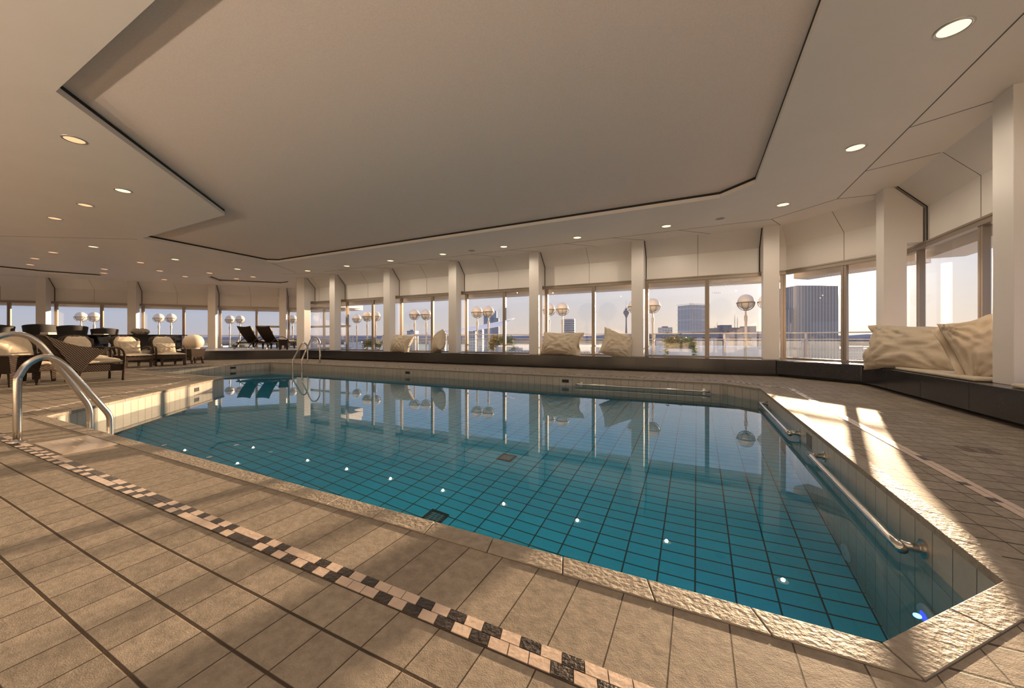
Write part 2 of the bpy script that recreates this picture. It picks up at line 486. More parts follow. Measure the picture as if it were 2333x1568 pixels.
# two smaller sunk panels over the lounge wing
R2 = [(-18.85, 8.57), (-19.82, 9.48), (-18.11, 11.27), (-17.27, 11.2), (-15.75, 9.7), (-17.2, 8.3)]
R3 = [(-23.5, 2.5), (-23.5, 5.08), (-22.75, 6.6), (-21.75, 6.1), (-21.65, 2.5)]
ceil = struct(filled('ceiling', OUT, [REC, R2, R3], ZC, M['ceil'], up=False))
for k, (rp, dz, mm) in enumerate(((REC, .115, 'ceil2'), (R2, .10, 'ceil'), (R3, .10, 'ceil'))):
    if sum(rp[i][0] * rp[(i + 1) % len(rp)][1] - rp[(i + 1) % len(rp)][0] * rp[i][1] for i in range(len(rp))) < 0: rp = rp[::-1]
    b = MB(); nn = len(rp)
    for i in range(nn):
        p, q = rp[i], rp[(i + 1) % nn]
        b.add([(*p, ZC), (*q, ZC), (*q, ZC + dz * .62), (*p, ZC + dz * .62)], [(3, 2, 1, 0)], 0)
        b.add([(*p, ZC + dz * .62), (*q, ZC + dz * .62), (*q, ZC + dz), (*p, ZC + dz)], [(3, 2, 1, 0)], 1)
    b.build('recess_edge', [M['ceil'], M['gap']], ceil)
    filled('recess_panel', offset_poly(rp, .02), [], ZC + dz, M[mm], up=False).parent = ceil
MB().prism(offset_poly(OUT, .3), ZC + .16, ZC + .4).build('roof_slab', M['white'], ceil)
# thin joints in the ceiling panels
b = MB()
def seam(p, q, w=.006, z=ZC, m=0):
    p, q = Vector(p), Vector(q); d = (q - p).normalized(); s_ = Vector((-d.y, d.x)) * w
    b.prism([tuple(p - s_), tuple(q - s_), tuple(q + s_), tuple(p + s_)], z - .0025, z + .003, m)
JY = 9.89; JX = 2.36
seam((-13.2, JY), (1.47, JY)); seam((1.47, JY), (JX, 9.0)); seam((JX, 9.0), (JX, -4))
for x in (-13.42, -10.43, -7.44, -4.44, -1.43): seam((x - .55, JY), (x + .16, 10.46))
for x in (-11.9, -8.9, -5.9, -2.85, .05): seam((x - .45, JY), (x + .25, 10.58))
seam((1.47, JY), (1.72, 10.47)); seam((JX, 9.0), (2.93, 9.05)); seam((JX, 6.35), (2.93, 6.05)); seam((JX, 7.7), (3.08, 7.4))
seam((-14.0, JY - .05), (-15.2, 9.5)); seam((-13.3, 7.95), (-14.3, 9.5)); seam((-13.25, 4.45), (-18.5, 1.2))
b.build('panel_joint', M['seam'], ceil)

# ------------------------------------------------------------------ window walls
ZS, ZH, ZB1 = .37, 2.49, 3.08
BULK = [(-.25, ZH), (0, ZH), (0, ZB1), (.37, ZC), (.37, ZC + .2), (-.25, ZC + .2)]
win_no = [0]
def window_wall(name, A, B, colpos, mulls, seams, transom=None, eave=0.):
    """A->B has the room on its left; colpos/mulls/seams are distances along it"""
    ax, ay = A; dx, dy = B[0] - ax, B[1] - ay; L = math.hypot(dx, dy); dx, dy = dx / L, dy / L
    nx, ny = -dy, dx
    P = lambda t, s=0.: (ax + dx * t + nx * s, ay + dy * t + ny * s)
    w = MB().slab(A, B, BULK); w.slab(A, B, [(-.25, -.3), (.0, -.3), (.0, ZS - .01), (-.25, ZS - .01)])
    w.slab(P(eave), B, [(-.75, 2.3), (-.25, 2.3), (-.25, 2.75), (-.75, 2.75)])
    wo = struct(w.build(name, M['white']))
    b = MB()
    for t in seams:
        for s_ in (-1,):
            b.slab(P(t - .004), P(t + .004), [(0, ZH), (.003, ZH), (.003, ZB1), (.373, ZC), (.37, ZC), (0, ZB1)])
    for t in colpos:
        for sg in (-1, 1):
            t0 = t + sg * .155; a, c = sorted((t0, t0 + sg * .022))
            b.slab(P(a), P(c), [(0, ZH - .01), (.006, ZH - .01), (.006, ZB1), (.376, ZC), (.36, ZC), (0, ZB1)], 1)
    b.build('panel_joint', [M['seam'], M['gap']], wo)
    edges = [0.] + list(colpos) + [L]
    for a, c in zip(edges, edges[1:]):
        if c - a < .25: continue
        win_no[0] += 1
        f = MB().slab(P(a), P(c), [(-.06, ZH - .1), (.035, ZH - .1), (.035, ZH - .035), (.05, ZH - .03), (.05, ZH), (-.06, ZH)])
        wo2 = struct(f.build('window_%d' % win_no[0], M['alu']))
        MB().slab(P(a), P(c), [(-.06, ZS), (.03, ZS), (.03, ZS + .035), (-.06, ZS + .035)]).build('sill', M['alu'], wo2)
        inner = [t for t in mulls if a - .02 <= t < c - .02]
        for t in inner:
            mm = MB().slab(P(t - .05), P(t - .004), [(-.06, ZS), (.018, ZS), (.018, ZH - .1), (-.06, ZH - .1)])
            mm.slab(P(t + .004), P(t + .05), [(-.06, ZS), (.018, ZS), (.018, ZH - .1), (-.06, ZH - .1)])
            mm.slab(P(t - .02), P(t + .02), [(-.05, ZS), (.008, ZS), (.008, ZH - .1), (-.05, ZH - .1)])
            mm.build('mullion', M['alu'], wo2)
        ed = [a] + inner + [c]
        for u0, u1 in zip(ed, ed[1:]):
            if u1 - u0 < .12: continue
            MB().slab(P(u0 + .03), P(u1 - .03), [(-.03, ZS + .03), (-.022, ZS + .03), (-.022, ZH - .09), (-.03, ZH - .09)]).build('pane', M['pane'], wo2)
            if transom and transom[0] <= u0 + .1 and u1 <= transom[1] + .1:
                MB().slab(P(u0 + .03), P(u1 - .03), [(-.05, 1.42), (.04, 1.42), (.04, 1.52), (-.05, 1.52)]).build('transom', M['alu'], wo2)
    return wo
COLPROF = [(0, ZS), (0, ZC + .002), (.13, ZC + .002), (.5, ZB1), (.5, ZH), (.30, ZH), (.30, ZS)]
def column(P0, P1):
    """front face from P0 to P1, depth outwards to the right of P0->P1"""
    o = struct(MB().slab(P0, P1, [(-d, z) for d, z in COLPROF]).build('column', M['white'], bevel=.006))
    return o
# far wall runs right to left so that the room lies on its left
xr = 1.92
cols = [1.548, -1.43, -4.44, -7.44, -10.43, -13.42]
mull = [.235 - 1.487 * k for k in range(0, 10)] + [1.86]
win_lab = window_wall('wall_far', (xr, GFAR), (-15.45, GFAR), [xr - x for x in cols] + [xr + 15.44 - .1],
            sorted(xr - x for x in mull if x > -15.2), [xr - x for x in (.02, -2.87, -5.93, -8.93, -11.93, -14.9)])
for x in cols: column((x + .157, 10.45), (x - .157, 10.45))
column((-15.19, 10.45), (-15.7, 10.45))
Lc = math.dist((3.47, 9.4), (xr, GFAR))
window_wall('wall_corner', (3.47, 9.4), (xr, GFAR), [], [1.0], [1.0])
window_wall('wall_right', (GRIGHT, -4.), (GRIGHT, 9.4), [4 + 2.9, 4 + 5.9, 4 + 8.89], [4 + 1.4, 4 + 4.35, 4 + 5.78, 4 + 7.38, 4 + 8.98], [4 + 7.4, 4 + 4.4])
for y in (8.89, 5.9, 2.9): column((2.924, y - .155), (2.924, y + .155))
WL = math.dist(WEND, WSTART)
def wt(p): return math.dist(p, (WEND[0] - N[0] * .5, WEND[1] - N[1] * .5))
wc = [wt(p) for p in COLW]
window_wall('wall_wing', WEND, WSTART, sorted(wc), sorted([c - .2 for c in wc if c > .3] + [c + 1.25 for c in wc] + [c - 1.7 for c in wc[-1:]]), [c + 1.5 for c in wc] + [c - 1.5 for c in wc[-1:]], transom=(min(wc), min(wc) + 1.3))
for p in COLW:
    q = (p[0] + U[0] * .155, p[1] + U[1] * .155); r = (p[0] - U[0] * .155, p[1] - U[1] * .155)
    column(q, r)
window_wall('wall_return', (-15.45, GFAR), (-15.45, WEND[1]), [], [1.1], [], eave=1.2)
window_wall('wall_end', (-15.45, WEND[1]), WEND, [], [.9, 2.0], [1.5], transom=(0, 4))
window_wall('wall_left', WSTART, (WSTART[0], -4.), [], [1.5, 3., 4.5, 6.], [])
struct(MB().box(WSTART[0] - .25, GRIGHT + .25, -4.25, -4., -.1, ZC + .1).build('wall_back', M['white']))

# lettering on one pane of the far wall
def letters(txt, size, loc, rot, m, parent=None, ext=.0008, name='lettering'):
    c = bpy.data.curves.new(name, 'FONT'); c.body = txt; c.size = size; c.extrude = ext
    o = bpy.data.objects.new(name, c); COL.objects.link(o)
    dg = bpy.context.evaluated_depsgraph_get(); dg.update()
    me = bpy.data.meshes.new_from_object(o.evaluated_get(dg)); bpy.data.objects.remove(o)
    me.materials.append(m)
    o = bpy.data.objects.new(name, me); COL.objects.link(o); o.location = loc; o.rotation_euler = rot
    if parent: o.parent = parent
    return o
wtxt = next(o for o in bpy.data.objects if o.name == 'window_2')
for t, z, s_ in (('Düsseldorfer Altstadt/', 2.315, .076), ('Düsseldorf old town', 2.19, .076), ('1.32km', 2.015, .072)):
    letters(t, s_, (.335, GFAR - .0005 + .02, z), (pi / 2, 0, 0), M['vinyl'], wtxt)

# ------------------------------------------------------------------ granite ledge under the windows
fl = [(-15.0, 10.15), (1.59, 10.15), (2.72, 9.02), (2.72, -4.)]
bk = [(GRIGHT, -4.), (GRIGHT, 9.4), (1.92, GFAR), (-15.45, GFAR)]
def ledge(name, label, front, back, kick, joints):
    b = MB(); b.prism(front + back, .055, ZS)
    for j in joints: b.box(*j, .05, ZS + .0012, 1)
    o = b.build(name, [M['granite'], M['gap']], bevel=.018)
    tag(o, label, 'bench', 'granite ledge under the windows')
    b = MB().prism(kick + back, .0, .06)
    b.build('plinth', M['darkframe'], o)
e_ = .0015
ledge('granite_bench', 'long dark speckled granite ledge running under the far windows', [(-15.0, 10.15), (1.59 - e_, 10.15)], [(1.92 - e_, GFAR), (-15.45, GFAR)], [(-15.0, 10.33), (1.67 - e_, 10.33)],
      [(.57 + k - .003, .57 + k + .003, 10.1475, 10.9) for k in range(-15, 1) if .57 + k > -14.9])
ledge('granite_bench', 'short slanting granite ledge under the sunlit corner window', [(1.59 + e_, 10.15), (2.72, 9.02 + e_)], [(GRIGHT, 9.4 + e_), (1.92 + e_, GFAR)], [(1.66 + e_, 10.33), (2.9, 9.1 + e_)], [])
ledge('granite_bench', 'dark granite ledge under the right windows, carrying the largest cushion', [(2.72, -3.99), (2.72, 9.02 - e_)], [(GRIGHT, 9.4 - e_), (GRIGHT, -3.99)], [(2.9, -3.99), (2.9, 9.1 - e_)],
      [(2.7175, 3.4, 8.02 - k * 1.01 - .004, 8.02 - k * 1.01 + .004) for k in range(11)])
# raised lounge floor in the wing
pl = [(-15.0, 10.15), (-15.0, 10.95), (-15.45, 10.95), (-15.45, WEND[1] - .02), (WEND[0], WEND[1] - .02), wing(-12.1, .48), (-27.0, -1), (-21.5, -1), (-20.2, 3.5), (-17.9, 7.25)]
plat = struct(MB().prism(pl, .0, ZS - .012).build('floor_platform', M['granite']))
MB().prism([(-15.02, 10.17), (-15.02, 10.95), (-15.45, 10.95), (-15.45, WEND[1] - .02), (WEND[0], WEND[1] - .02), wing(-12.1, .48), (-27.0, -.95), (-21.45, -.95), (-20.18, 3.53), (-17.88, 7.28)], ZS - .012, ZS).build('platform_top', mat('platform_stone', (.42, .4, .37), .35, var=.1, scale=6), plat)
# ------------------------------------------------------------------ ceiling lights
def downlight(name, label, x, y, z=ZC, amber=False, group='round ceiling lights'):
    t = thing(name, label, 'ceiling light', (x, y, z), 0, group)
    MB().lathe([(.098, -.002), (.100, -.007), (.118, -.006), (.124, .0), (.124, .004)]).build('ring', M['chrome'], t, smooth=True)
    MB().lathe([(.0, -.0025), (.098, -.0025), (.098, .002)]).build('lens', M['lens2' if amber else 'lens'], t)
    return t
LPOW = 0.
def lamp(x, y, z, p, col, size=3.05):
    l = bpy.data.lights.new('downlight_beam', 'SPOT'); l.energy = p; l.color = col; l.spot_size = size; l.spot_blend = .5
    l.shadow_soft_size = .035
    o = bpy.data.objects.new('downlight_beam', l); COL.objects.link(o); o.location = (x, y, z - .03)
farrow = [(-0.64, 9.41), (-2.79, 9.45), (-4.95, 9.46), (-7.09, 9.46), (-9.27, 9.47), (-11.37, 9.46), (-13.54, 9.46)][::-1]
LIGHTS = []
for i, (x, y) in enumerate(farrow):
    downlight('ceiling_light', '%s glowing round downlight from the left in the ceiling row above the far windows' % ORD[i], x, y); LIGHTS.append((x, y, ZC, 0))
for (x, y), lb in zip([(1.51, 8.91), (1.95, 6.69), (1.94, 4.48)], ['glowing round downlight in the ceiling above the sunlit corner window', 'middle-sized glowing round downlight above the right-hand deck', 'largest glowing round downlight, at the top right of the ceiling']):
    downlight('ceiling_light', lb, x, y); LIGHTS.append((x, y, ZC, 0))
downlight('ceiling_light', 'amber round downlight beside the inner corner of the sunk ceiling panel', -7.36, 1.85, amber=True); LIGHTS.append((-7.36, 1.85, ZC, 1))
downlight('ceiling_light', 'bright white round downlight above the ladder side of the lounge deck', -9.12, 2.87); LIGHTS.append((-9.12, 2.87, ZC, 0))
downlight('ceiling_light', 'dim reddish round downlight next after the bright white one over the lounge deck', -10.77, 2.85, amber=True)
downlight('ceiling_light', 'dim reddish round downlight, further left over the lounge deck', -12.56, 2.87, amber=True); LIGHTS.append((-12.5, 2.87, ZC, 1))
for (x, y), o_ in zip([(-15.47, 4.25), (-15.52, 6.14), (-15.57, 8.04)], ['nearest', 'middle', 'farthest']):
    downlight('ceiling_light', '%s of three bright downlights along the left end of the sunk ceiling panel' % o_, x, y); LIGHTS.append((x, y, ZC, 0))
rest = [(-17.59, 3.99), (-19.47, 4.03), (-21.25, 4.29), (-17.23, 5.86), (-20.08, 5.81), (-21.31, 6.15), (-18.68, 6.91), (-19.44, 8.03), (-21.29, 8.03), (-17.51, 8.03)]
for x, y in rest:
    downlight('ceiling_light', 'small pinkish downlight in the low ceiling over the lounge wing', x, y, amber=True, group='small downlights over the lounge wing')
for x, y in [(-16.32, 9.7), (-17.6, 9.72), (-18.82, 9.68), (-22.2, 4.5), (-22.2, 5.75)]:
    downlight('ceiling_light', 'small pinkish downlight inside a sunk panel over the lounge wing', x, y, ZC + .1, amber=True, group='downlights in the small sunk panels')
LIGHTS += [(-17.4, 5.8, ZC, 1), (-19.4, 4.1, ZC, 1), (-19.4, 8.0, ZC, 1), (-17.6, 9.72, ZC + .1, 1)]
# unseen fill beams behind the viewer, without fixtures; added uplighters on the back wall
for x in (1.9, -4.2): LIGHTS.append((x, -1.6, ZC, 0))
for x, y, lb in [(.448, 9.34, 'grey unlit round speaker grille in the ceiling left of the sun'), (-6.03, 9.46, 'grey unlit round speaker grille in the ceiling above the middle of the far windows')]:
    t = thing('ceiling_speaker', lb, 'speaker', (x, y, ZC))
    MB().lathe([(.08, -.003), (.085, -.007), (.1, -.005), (.105, .002)]).build('ring', M['chrome'], t, smooth=True)
    MB().lathe([(0, -.004), (.08, -.004), (.08, .002)]).build('grille', mat('grille', (.3, .28, .26), .6), t)

SC = []  # uplighters added out of view to brighten the ceiling
for i in range(9):
    x = -21. + 2.75 * i
    t = thing('fill_uplighter', 'added half-bowl fill uplighter on the unseen back wall, %s from the left' % ORD[i], 'fill lamp', (x, -4., 1.55), 0, 'added fill uplighters on the unseen back wall')
    MB().lathe([(.0, -.14), (.14, -.12), (.25, -.06), (.315, .02), (.325, .115), (.315, .115), (.30, .02), (.24, -.045), (.13, -.10), (0, -.12)], (0, .34, 0), 32).build('bowl', M['chrome'], t, smooth=True)
    MB().box(-.05, .05, 0, .10, -.08, .02).build('bracket', M['chrome'], t)
    SC.append((x, -3.66, 1.61))
# ------------------------------------------------------------------ pool fittings
def ladder(label, loc, rz, tall_first):
    t = thing('pool_ladder', label, 'pool ladder', loc, rz)
    # local y points to the water, x along the edge; edge of the pool at y = .445
    for k, (x, up) in enumerate(((0., 0.), (-.48, .2))):
        if k == 0:
            p = [(0, 0), (0, .48), (.012, .56), (.045, .635), (.09, .68), (.14, .70), (.19, .685), (.235, .645), (.30, .545), (.475, .24), (.52, .16), (.537, .11), (.541, .05), (.541, -.2), (.541, -1.1)]
        else:
            p = [(-.12, 0), (-.12, .66), (-.105, .75), (-.06, .83), (0., .88), (.07, .90), (.135, .885), (.19, .84), (.255, .74), (.475, .3), (.52, .2), (.537, .13), (.541, .06), (.541, -.2), (.541, -1.1)]
        # smooth
        P = [Vector((x, a, c)) for a, c in p]; S = []
        for i in range(len(P) - 1):
            for u in range(4): S.append(cr(P, i, u / 4))
        S.append(P[-1])
        r = MB().tube(S, .0245, seg=14).build('rail', M['steel'], t, smooth=True)
        MB().lathe([(.055, 0), (.055, .008), (.03, .014), (.026, .02)], (x, p[0][0], .004)).build('flange', M['steel'], r, smooth=True)
    for z in (-.35, -.62, -.89):
        MB().box(-.48, 0, .50, .58, z - .015, z + .015).build('step', M['steel'], t, bevel=.004)
    return t
def cr(P, i, u):
    p0, p1, p2, p3 = P[max(i - 1, 0)], P[i], P[i + 1], P[min(i + 2, len(P) - 1)]
    return .5 * ((2 * p1) + (p2 - p0) * u + (2 * p0 - 5 * p1 + 4 * p2 - p3) * u * u + (3 * p1 - p0 - 3 * p2 + p3) * u ** 3)
ladder('large steel pool ladder rails rising from the near deck', (-5.0, .944, 0), 0, False)
ladder('small distant steel pool ladder on the far edge', (-12.33, 8.62, 0), pi, True)

def grab(label, p, q, nrm, z=-.155, off=.10):
    t = thing('grab_rail', label, 'grab rail', (*p, z))
    p0 = Vector((0, 0, 0)); q0 = Vector((q[0] - p[0], q[1] - p[1], 0)); n_ = Vector((*nrm, 0)); d = (q0 - p0).normalized()
    path = [p0, p0 + n_ * off * .55, p0 + n_ * off * .85 + d * .02, p0 + n_ * off + d * .06, q0 + n_ * off - d * .06, q0 + n_ * off * .85 - d * .02, q0 + n_ * off * .55, q0]
    S = []
    for i in range(len(path) - 1):
        for u in range(4):
            S.append(cr(path, i, u / 4) if i != 3 else path[3].lerp(path[4], u / 4))
    S.append(path[-1])
    MB().tube(S, .021, seg=14).build('bar', M['steel'], t, smooth=True)
    for e in (p0, q0):
        mb = MB()
        a = n_.orthogonal().normalized()
        mb.tube([e, e + n_ * .008], .045, seg=20)
        mb.tube([e, e + n_ * .02], .028, seg=20)
        mb.build('flange', M['steel'], t, smooth=False)
    return t
grab('steel grab rail low on the right pool wall, nearest the viewer', (.98, 2.49), (.98, 4.06), (-1, 0))
grab('steel grab rail low on the right pool wall, near its far corner', (.98, 4.93), (.98, 6.95), (-1, 0))
grab('steel grab rail just above water on the far pool wall', (.115, 8.17), (-2.31, 8.17), (0, -1), z=-.16)

def inlet(label, p, nrm, z=-.115, w=.16, hh=.07):
    t = thing('skimmer_slot', label, 'pool inlet', (*p, z), math.atan2(nrm[1], nrm[0]) - pi / 2)
    f = MB(); a = .012
    f.box(-w / 2, w / 2, 0, .006, hh / 2 - a, hh / 2); f.box(-w / 2, w / 2, 0, .006, -hh / 2, -hh / 2 + a)
    f.box(-w / 2, -w / 2 + a, 0, .006, -hh / 2, hh / 2); f.box(w / 2 - a, w / 2, 0, .006, -hh / 2, hh / 2)
    f.box(-w / 2, w / 2, 0, .004, -.004, .004)
    f.build('frame', M['darkframe'], t)
    MB().box(-w / 2 + a, w / 2 - a, 0, .002, -hh / 2 + a, hh / 2 - a).build('opening', M['gap'], t)
dn = Vector((.73, .683))
e0, e1 = Vector(POOL[6]), Vector(POOL[7])
inlet('dark slot in the sunlit slanting pool wall at the left', tuple(e0.lerp(e1, .262)), (.738, .675))
inlet('dark slot in the far left end wall of the pool', (-13.717, 6.95), (1, 0))
inlet('dark slot in the far pool wall below the two leftmost ledge cushions', (-7.35, 8.17), (0, -1))
inlet('dark slot in the far pool wall beside the low grab rail', (-2.69, 8.17), (0, -1))
t = thing('brown_inlet_tile', 'brown square tile between the two right grab rails', 'tile', (.98, 4.55, -.14), pi / 2)
MB().box(-.09, .09, 0, .004, -.065, .065).build('face', mat('brown_tile', (.10, .06, .04), .3), t, bevel=.002)

for (x, y), lb in (((-2.14, 4.17), 'square pool floor drain grate further from the near edge'), ((-2.15, 2.74), 'square pool floor drain grate cut off by the near edge')):
    t = thing('floor_drain', lb, 'pool drain', (x, y, ZB))
    f = MB(); w = .085
    for a in (-w, w): f.box(a - .012, a + .012, -w - .012, w + .012, 0, .02); f.box(-w, w, a - .012, a + .012, 0, .02)
    f.build('frame', M['darkframe'], t)
    f = MB()
    for k in range(7): f.box(-w, w, -w + .012 + k * .024, -w + .024 + k * .024, .002, .012)
    for k in range(3): f.box(-w + .04 + k * .042, -w + .05 + k * .042, -w, w, .001, .010)
    f.build('grate', mat('drain_steel', (.3, .45, .45), .3, metal=.6), t)
    MB().box(-w, w, -w, w, 0, .001).build('well', M['gap'], t)
t = thing('deck_drain', 'square slotted drain in the right-hand deck', 'floor drain', (1.93, 4.16, 0))
f = MB()
for a in (-.085, .085): f.box(a - .004, a + .004, -.09, .09, 0, .003); f.box(-.09, .09, a - .004, a + .004, 0, .003)
for k in range(4): f.box(-.07, -.02, -.05 + k * .03, -.042 + k * .03, 0, .003); f.box(.02, .07, -.05 + k * .03, -.042 + k * .03, 0, .003)
f.build('grate', M['seam'], t)

# submerged lamps on the right end of the pool
def uw(label, p, nrm, z, lit):
    t = thing('pool_lamp', label, 'underwater light', (*p, z))
    n_ = Vector((*nrm, 0))
    m = MB(); m.M = n_.to_track_quat('Z', 'Y').to_matrix().to_4x4()
    m.lathe([(.0, .02), (.055, .022), (.075, .02), (.085, .008), (.085, 0)]).build('flange', M['whiteplast'], t, smooth=True)
    m = MB(); m.M = n_.to_track_quat('Z', 'Y').to_matrix().to_4x4()
    m.lathe([(.0, .027), (.03, .026), (.04, .02)]).build('lens', M['lampblue' if lit else 'whiteplast'], t, smooth=True)
uw('glowing blue underwater light in the near right corner of the pool', (.98, 2.437), (-1, 0), -.744, True)
uw('white round fitting under water on the right pool wall', (.98, 3.52), (-1, 0), -1.41, False)

# engraved plate beside the near ladder
t = thing('depth_plate', 'pale smooth stone plate with faint engraved lettering beside the near ladder', 'plate', (-4.53, 1.145, 0))
MB().box(-.30, .34, -.15, .145, -.002, .0045).build('slab', M['plate'], t, bevel=.0015)
f = MB(); rn = random.Random(5)
for col_, x0, ln in ((0, -.20, .30), (1, -.16, .24), (2, .02, .30), (3, .0, .24)):
    pass
for (y0, rows) in ((.055, ((-.19, .40), )), (.02, ((-.2, .34), )), (-.05, ((-.19, .36), )), (-.085, ((-.2, .30), ))):
    for x0, ln in rows:
        x = x0
        while x < x0 + ln:
            w = rn.choice((.008, .010, .012)); 
            if rn.random() > .12:
                f.box(x, x + .003, y0, y0 + rn.choice((.014, .018, .020)), .0045, .0052)
                if rn.random() < .7: f.box(x, x + w - .002, y0 + rn.choice((.0, .008, .014)), y0 + rn.choice((.003, .011, .017)) if False else y0 + .017, .0045, .0050) if rn.random() < .35 else f.box(x, x + w - .002, y0 + .006, y0 + .009, .0045, .0052)
            x += w + .003
f.build('lettering', M['engrave'], t)

# ------------------------------------------------------------------ cushions
def pillow_fn(w, h, th, seed, bend=0., ears=.10, wr=1., top=0.):
    def f(u, v, side):
        a, c = 2 * u - 1, 2 * v - 1
        ed = max(0, (1 - abs(a) ** 3.2)) ** .55 * max(0, (1 - abs(c) ** 3.2)) ** .55
        x = .5 * w * a * (1 - ears * (1 - c * c) * abs(a) ** 2)
        z = .5 * h * c * (1 - ears * (1 - a * a) * abs(c) ** 2)
        y = side * .5 * th * ed
        p = Vector((a * 2.1 + seed * 7.3, c * 2.1, side * 3.1))
        # creases fan out of the corners and the middle of the edges
        ang = math.atan2(c - .9 * (1 if c > 0 else -1), a - .9 * (1 if a > 0 else -1))
        rr = math.hypot(abs(a) - .9, abs(c) - .9)
        y += side * wr * .026 * math.sin(ang * 15 + seed + noise.noise(p) * 3) * math.exp(-rr * 1.5) * ed ** .5
        y += side * wr * .017 * noise.noise(p * 1.2) * ed + side * wr * .012 * noise.noise(Vector((a * 3 + seed, c * 9, 1.))) * ed
        x += .012 * noise.noise(Vector((c * 3, seed, side))) ; z += .018 * noise.noise(Vector((a * 3, seed + 9, 0)))
        y += bend * (c * c) * .5 + top * max(0, c - .5) ** 2
        z -= .09 * h * max(0, abs(a) - .6) * (1 if c < 0 else 0) * (1 + math.sin(seed))
        return (x, y, z)
    return f
def pillow(name, w, h, th, seed, m, parent=None, nseg=34, **kw):
    fn = pillow_fn(w, h, th, seed, **kw); b = MB()
    b.grid(lambda u, v: fn(u, v, -1), nseg, nseg); b.grid(lambda u, v: fn(1 - u, v, 1), nseg, nseg)
    o = b.build(name, m, parent, smooth=True)
    bm = bmesh.new(); bm.from_mesh(o.data); bmesh.ops.remove_doubles(bm, verts=bm.verts, dist=.0012)
    bmesh.ops.recalc_face_normals(bm, faces=bm.faces); bm.to_mesh(o.data); bm.free()
    o.data.polygons.foreach_set('use_smooth', [True] * len(o.data.polygons))
    return o
def floor_pillow(label, loc, rz, lean, roll, w, h, th, seed, **kw):
    """stands on the ledge: its face looks along local -y, tipped back by lean"""
    t = thing('floor_cushion', label, 'cushion', loc, 0)
    R = Matrix.Rotation(rz, 4, 'Z') @ Matrix.Rotation(-lean, 4, 'X') @ Matrix.Rotation(roll, 4, 'Y')
    o = pillow('cover', w, h, th, seed, M['cushion'], t, **kw)
    o.data.transform(R)
    # a turned-over flap along one side, as on a big pillow case
    fw = .10
    def fl(u, v):
        c = (2 * v - 1); s_ = kw_flap
        x = s_ * (.5 * w * (1 - .10 * (1 - c * c)) + fw * (u - .35)); 
        return R @ Vector((x, .06 * math.sin(c * 5 + seed) * u + .03, .47 * h * c + .03 * u * math.sin(seed + c * 4)))
    global kw_flap
    kw_flap = 1 if math.sin(seed * 3.7) > 0 else -1
    MB().shell(fl, 6, 18, .008).build('flap', M['cushion'], t, smooth=True)
    return t
floor_pillow('large cream floor cushion slumped against a pillar, leftmost on the far ledge', (-9.62, 10.36, .37 + .30), -.18, .32, .06, .98, .72, .40, 1.3, bend=.15, wr=1.5, top=.1)
floor_pillow('cream floor cushion pushed sideways against a pillar, second from left on the far ledge', (-7.98, 10.42, .37 + .34), -.75, .22, -.34, .84, .74, .42, 2.9, wr=1.0)
floor_pillow('wide cream floor cushion with a sunlit patch, third from left on the far ledge', (-3.60, 10.42, .37 + .33), -.08, .34, .03, 1.22, .76, .40, 4.1, bend=.1, wr=1.4)
floor_pillow('cream floor cushion with a corner hanging down, rightmost on the far ledge', (-1.93, 10.34, .37 + .31), .62, .26, .33, .92, .76, .42, 5.2, wr=1.3)
floor_pillow('very large cream cushion standing on the right ledge in the corner', (2.98, 7.84, .37 + .335), -1.08, .25, .05, 1.50, .78, .38, 6.4, bend=.12, wr=2.)
floor_pillow('cream cushion squeezed between the large cushion and the right pillar', (3.10, 6.52, .37 + .37), -.40, .22, -.32, .56, .82, .32, 7.7, wr=2.1)
def pad(label, pts, z0, th):
    o = MB().prism(pts, z0, z0 + th).build('seat_pad', M['cushion2'], bevel=.018)
    return tag(o, label, 'seat pad')
pad('flat cream seat pad lying under the two cushions on the right ledge', [(2.80, 6.1), (3.36, 6.1), (3.36, 8.3), (3.0, 8.3), (2.78, 7.9)], .3725, .042)
pad('flat cream seat pad cut off by the right edge, beyond the pillar', [(2.80, 3.3), (3.36, 3.3), (3.36, 5.55), (2.80, 5.55)], .3725, .042)

